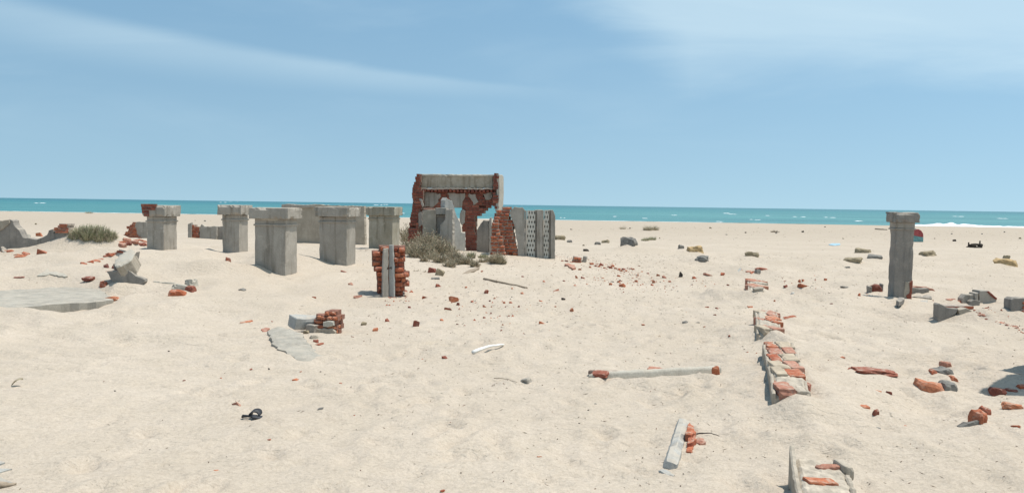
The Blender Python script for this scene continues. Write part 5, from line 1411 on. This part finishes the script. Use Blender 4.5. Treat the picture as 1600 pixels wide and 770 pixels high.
spiky()

# ------------------------------------------------------------------ far objects
def painted_block():
    P = on_sand(1432, 378); s_ = mpx(P); o = P.copy(); a = axes(-8)
    t = thing('painted_block', 'upright painted block, faded red over teal, behind the lone pillar', 'block', o)
    fr = (P-a[0]*(12*s_)+Vector((0, 0, 0)), *a)
    w = 22*s_; h1 = 9.5*s_; h2 = 20*s_
    b = MB(o); b.prism([(0, -.2), (w, -.2), (w, h1*.8), (0, h1*1.15)], fr, .5, 'teal_paint', .2, .01); b.build('lower_half', t)
    b = MB(o); b.prism([(0, h1*1.15+.004), (w, h1*.8+.004), (w*.98, h1*1.35), (w*.85, h2*.88), (w*.65, h2), (0, h2*1.02)], fr, .5, 'red_paint', .15, .012); b.build('upper_half', t)
painted_block()
def machine():
    P = on_sand(1524, 387); s_ = mpx(P); o = P.copy()
    t = thing('wrecked_machine', 'rusted dark machine wreck with two upright rods on the far beach', 'wreck', o)
    b = MB(o); b.rbox(P+Vector((-5*s_, 0, 3*s_)), (8*s_, .3, 5.5*s_), axes(4), 'dark', .04, .02, .04, .1, 1); b.rbox(P+Vector((7.5*s_, 0, 3.4*s_)), (5*s_, .3, 6.2*s_), axes(-4), 'dark', .04, .02, .04, .1, 2); b.build('body', t)
    b = MB(o); b.tube([P+Vector((-6*s_, 0, 4.6*s_)), P+Vector((0, 0, 5.2*s_)), P+Vector((8*s_, 0, 4.6*s_))], [.06]*3, 'dark'); b.tube([P+Vector((-6*s_, -.1, .6*s_)), P+Vector((8*s_, -.1, .5*s_))], [.06]*2, 'dark'); b.build('bar', t)
    for dx, hh in ((-11, 8.5), (6.5, 11)):
        b = MB(o); b.tube([P+Vector((dx*s_, 0, -.1)), P+Vector(((dx+.3)*s_, 0, hh*s_))], [.035, .03], 'dark'); b.build('rod', t)
    b = MB(o); b.tube([P+Vector((-14*s_, 0, .02)), P+Vector((-9*s_, 0, 3*s_))], [.03, .03], 'dark'); b.build('strut', t)
machine()
slab_thing('blue_sheet', 'pale blue plastic sheet flat on the far beach left of the lone pillar', 'plastic sheet', [(1294, 382), (1300, 380), (1312, 380), (1313, 382), (1304, 383.5)], .03, .03, 'blue_cloth', jag=.03)
stick('beach_log', 'thin dark log on the far beach just left of the lone pillar cap', (1368, 358.5), (1386, 359.5), .09, 'wood', lift=.06, cat='log')

# ------------------------------------------------------------------ plants
def plant(name, label, spots, blades, leafmat, twigs=0, lean=.5, bw=.012, leaf=0, group=None, cat='shrub', seed=0, curve=.25):
    """spots: (px, py, radius_px, height_px); blades from the ground, twigs with small leaves"""
    random.seed(seed)
    p0 = on_sand(spots[0][0], spots[0][1]); t = thing(name, label, cat, p0, group)
    B = MB(p0); T = MB(p0)
    tot = sum(r*h for _, _, r, h in spots)
    for px, py, r, h in spots:
        C = on_sand(px, py); s_ = mpx(C); rr = r*s_; hh = h*s_; n = int(blades*r*h/tot)
        for i in range(n):
            a = ru(0, 2*math.pi); q = math.sqrt(rnd()); bx = C.x+math.cos(a)*q*rr*.75; by = C.y+math.sin(a)*q*rr*.75
            z0 = gz_at(bx, by)-.01
            L = hh*ru(.45, 1.08)*(1-.45*q*q); la = a+ru(-1, 1); ln = lean*ru(.2, 1.3)*(.4+q)
            d = Vector((math.cos(la)*ln, math.sin(la)*ln, 1)).normalized()
            side = Vector((-d.y, d.x, 0)); side = (side if side.length > .05 else Vector((1, 0, 0))).normalized()
            if rnd() < .5: side = (side+Vector((ru(-1, 1), ru(-1, 1), 0))).normalized()
            w = bw*ru(.6, 1.3); pts = []
            for k in range(4):
                f = k/3; c = Vector((bx, by, z0))+d*(L*f)+Vector((math.cos(la), math.sin(la), -.6))*(curve*L*f*f*.5)
                ww = w*(1-f)*.5+.0015; pts += [c-side*ww, c+side*ww]
            B.add(pts, [(0, 1, 3, 2), (2, 3, 5, 4), (4, 5, 7, 6)], leafmat)
        for i in range(int(twigs*r*h/tot)):
            a = ru(0, 2*math.pi); q = math.sqrt(rnd()); bx = C.x+math.cos(a)*q*rr*.5; by = C.y+math.sin(a)*q*rr*.5
            p = Vector((bx, by, gz_at(bx, by)-.02)); d = Vector((math.cos(a)*.6*q+ru(-.35, .35), math.sin(a)*.6*q+ru(-.35, .35), 1)).normalized()
            L = hh*ru(.6, 1.1)*(1-.35*q*q); pts = [p]
            for k in range(4):
                d = (d+Vector((ru(-.35, .35), ru(-.35, .35), ru(-.25, .15)))).normalized(); p = p+d*(L/4); pts.append(p)
                for m_ in range(leaf):
                    lp = pts[-2].lerp(p, rnd()); ld = (d+Vector((ru(-1, 1), ru(-1, 1), ru(-.5, .8)))).normalized(); ll = ru(.03, .075)*hh**.3; sd_ = ld.cross(Z); sd_ = sd_.normalized()*ll*.22 if sd_.length > .05 else X*ll*.22
                    B.add([lp, lp+ld*ll*.5+sd_, lp+ld*ll, lp+ld*ll*.5-sd_], [(0, 1, 2, 3)], leafmat)
            T.tube(pts, [.007, .006, .005, .004, .002], 'twig', 3)
    B.build('foliage', t)
    if T.v: T.build('twigs', t)
    return t
plant('dune_shrub', 'largest grey-green dry shrub in front of the ruined house', [(648, 386, 26, 42), (668, 393, 26, 40), (640, 378, 16, 30), (688, 397, 22, 30), (658, 402, 26, 28), (704, 399, 14, 18), (640, 396, 14, 26)], 1700, 'leaf', 900, .75, .011, 5, seed=1)
plant('dune_shrub', 'straggly brownish shrub sprawling down from the largest shrub', [(688, 410, 15, 18), (702, 417, 12, 15), (676, 405, 12, 15), (710, 412, 12, 13), (664, 408, 10, 12)], 560, 'leaf', 220, .7, .014, 4, seed=2)
for i_, sp_ in enumerate([(712, 408, 14, 21), (723, 412, 12, 16), (733, 413, 10, 14), (742, 417, 9, 13), (752, 410, 8, 9), (762, 409, 8, 10)]):
    plant('dune_shrub', 'low sage clump in the row below the jagged plaster wall', [sp_], int(sp_[2]*sp_[3]*1.25), 'leaf', int(sp_[2]*sp_[3]*.26), .6, .014, 4, group='low sage clumps in a row', seed=30+i_)
plant('dune_shrub', 'small upright green tuft between the sage row and the brick stack', [(736, 403, 8, 14), (755, 403, 10, 9)], 600, 'leaf_green', 0, .5, .013, 3, seed=4)
plant('dune_shrub', 'round grey-green tuft at the foot of the red brick stack', [(776, 411, 12, 21), (786, 412, 6, 10)], 900, 'leaf', 40, .6, .014, 4, seed=5)
plant('dune_grass', 'spreading clump of green dune grass on the left dune crest', [(122, 366, 13, 14), (138, 367, 14, 18), (156, 368, 14, 18), (172, 370, 12, 13), (112, 368, 7, 9)], 2000, 'leaf_green', 60, .8, .015, 3, cat='grass', seed=6)
plant('beach_tuft', 'tiny dark tuft on the far beach above the dune grass', [(139, 333.5, 8, 5)], 160, 'leaf', 0, .8, .05, cat='grass', seed=7)
plant('beach_tuft', 'wispy thin tuft on the far beach left of the bristly tuft', [(973, 358, 6, 8), (982, 358, 4, 3)], 90, 'leaf', 0, .9, .03, cat='grass', seed=8)
plant('beach_tuft', 'bristly brown tuft on a small mound on the far beach', [(1012, 360, 8, 11), (1022, 359, 9, 10)], 420, 'leaf', 0, .9, .03, cat='grass', seed=9)
plant('beach_tuft', 'low dark green mat above the pyramid-shaped stone', [(1008, 376, 8, 7), (1018, 375, 9, 8)], 420, 'leaf_green', 0, .7, .025, cat='grass', seed=10)
plant('beach_tuft', 'small brown tuft on the far beach left of the lone pillar', [(1211, 363, 8, 5)], 140, 'twig', 0, .9, .04, cat='grass', seed=11)
for i_, sp_ in enumerate([(649, 424, 4, 5), (655, 423, 3, 5), (663, 425, 4, 5)]):
    plant('beach_tuft', 'sparse dry stems on the sand right of the brick pier', [sp_], 14, 'twig', 0, .6, .008, cat='grass', group='sparse dry stems', seed=50+i_)

# ------------------------------------------------------------------ sand settled round what lies in it
nvv = np.array(gz_, float)
for cx, cy, rx, ry, am, hh in SK:
    am = min(am, .16); rx = max(rx, .04); ry = max(ry, .04)
    i0, i1 = np.searchsorted(xs, [cx-3*rx, cx+3*rx]); j0, j1 = np.searchsorted(ys, [cy-3*ry, cy+3*ry])
    if i1 <= i0 or j1 <= j0: continue
    sx = gx_[j0:j1, i0:i1]; sy = gy_[j0:j1, i0:i1]
    w_ = 0.65+0.9*fbm(sx*2.3/max(rx*3, .2)+cx, sy*2.3/max(ry*3, .2)+cy, 71, 2)
    nvv[j0:j1, i0:i1] += am*np.clip(w_, 0.1, 1.3)*np.exp(-(((sx-cx)/rx)**2+((sy-cy)/ry)**2))
g.data.vertices.foreach_set('co', np.stack([gx_, gy_, nvv], -1).astype(np.float32).ravel()); g.data.update()
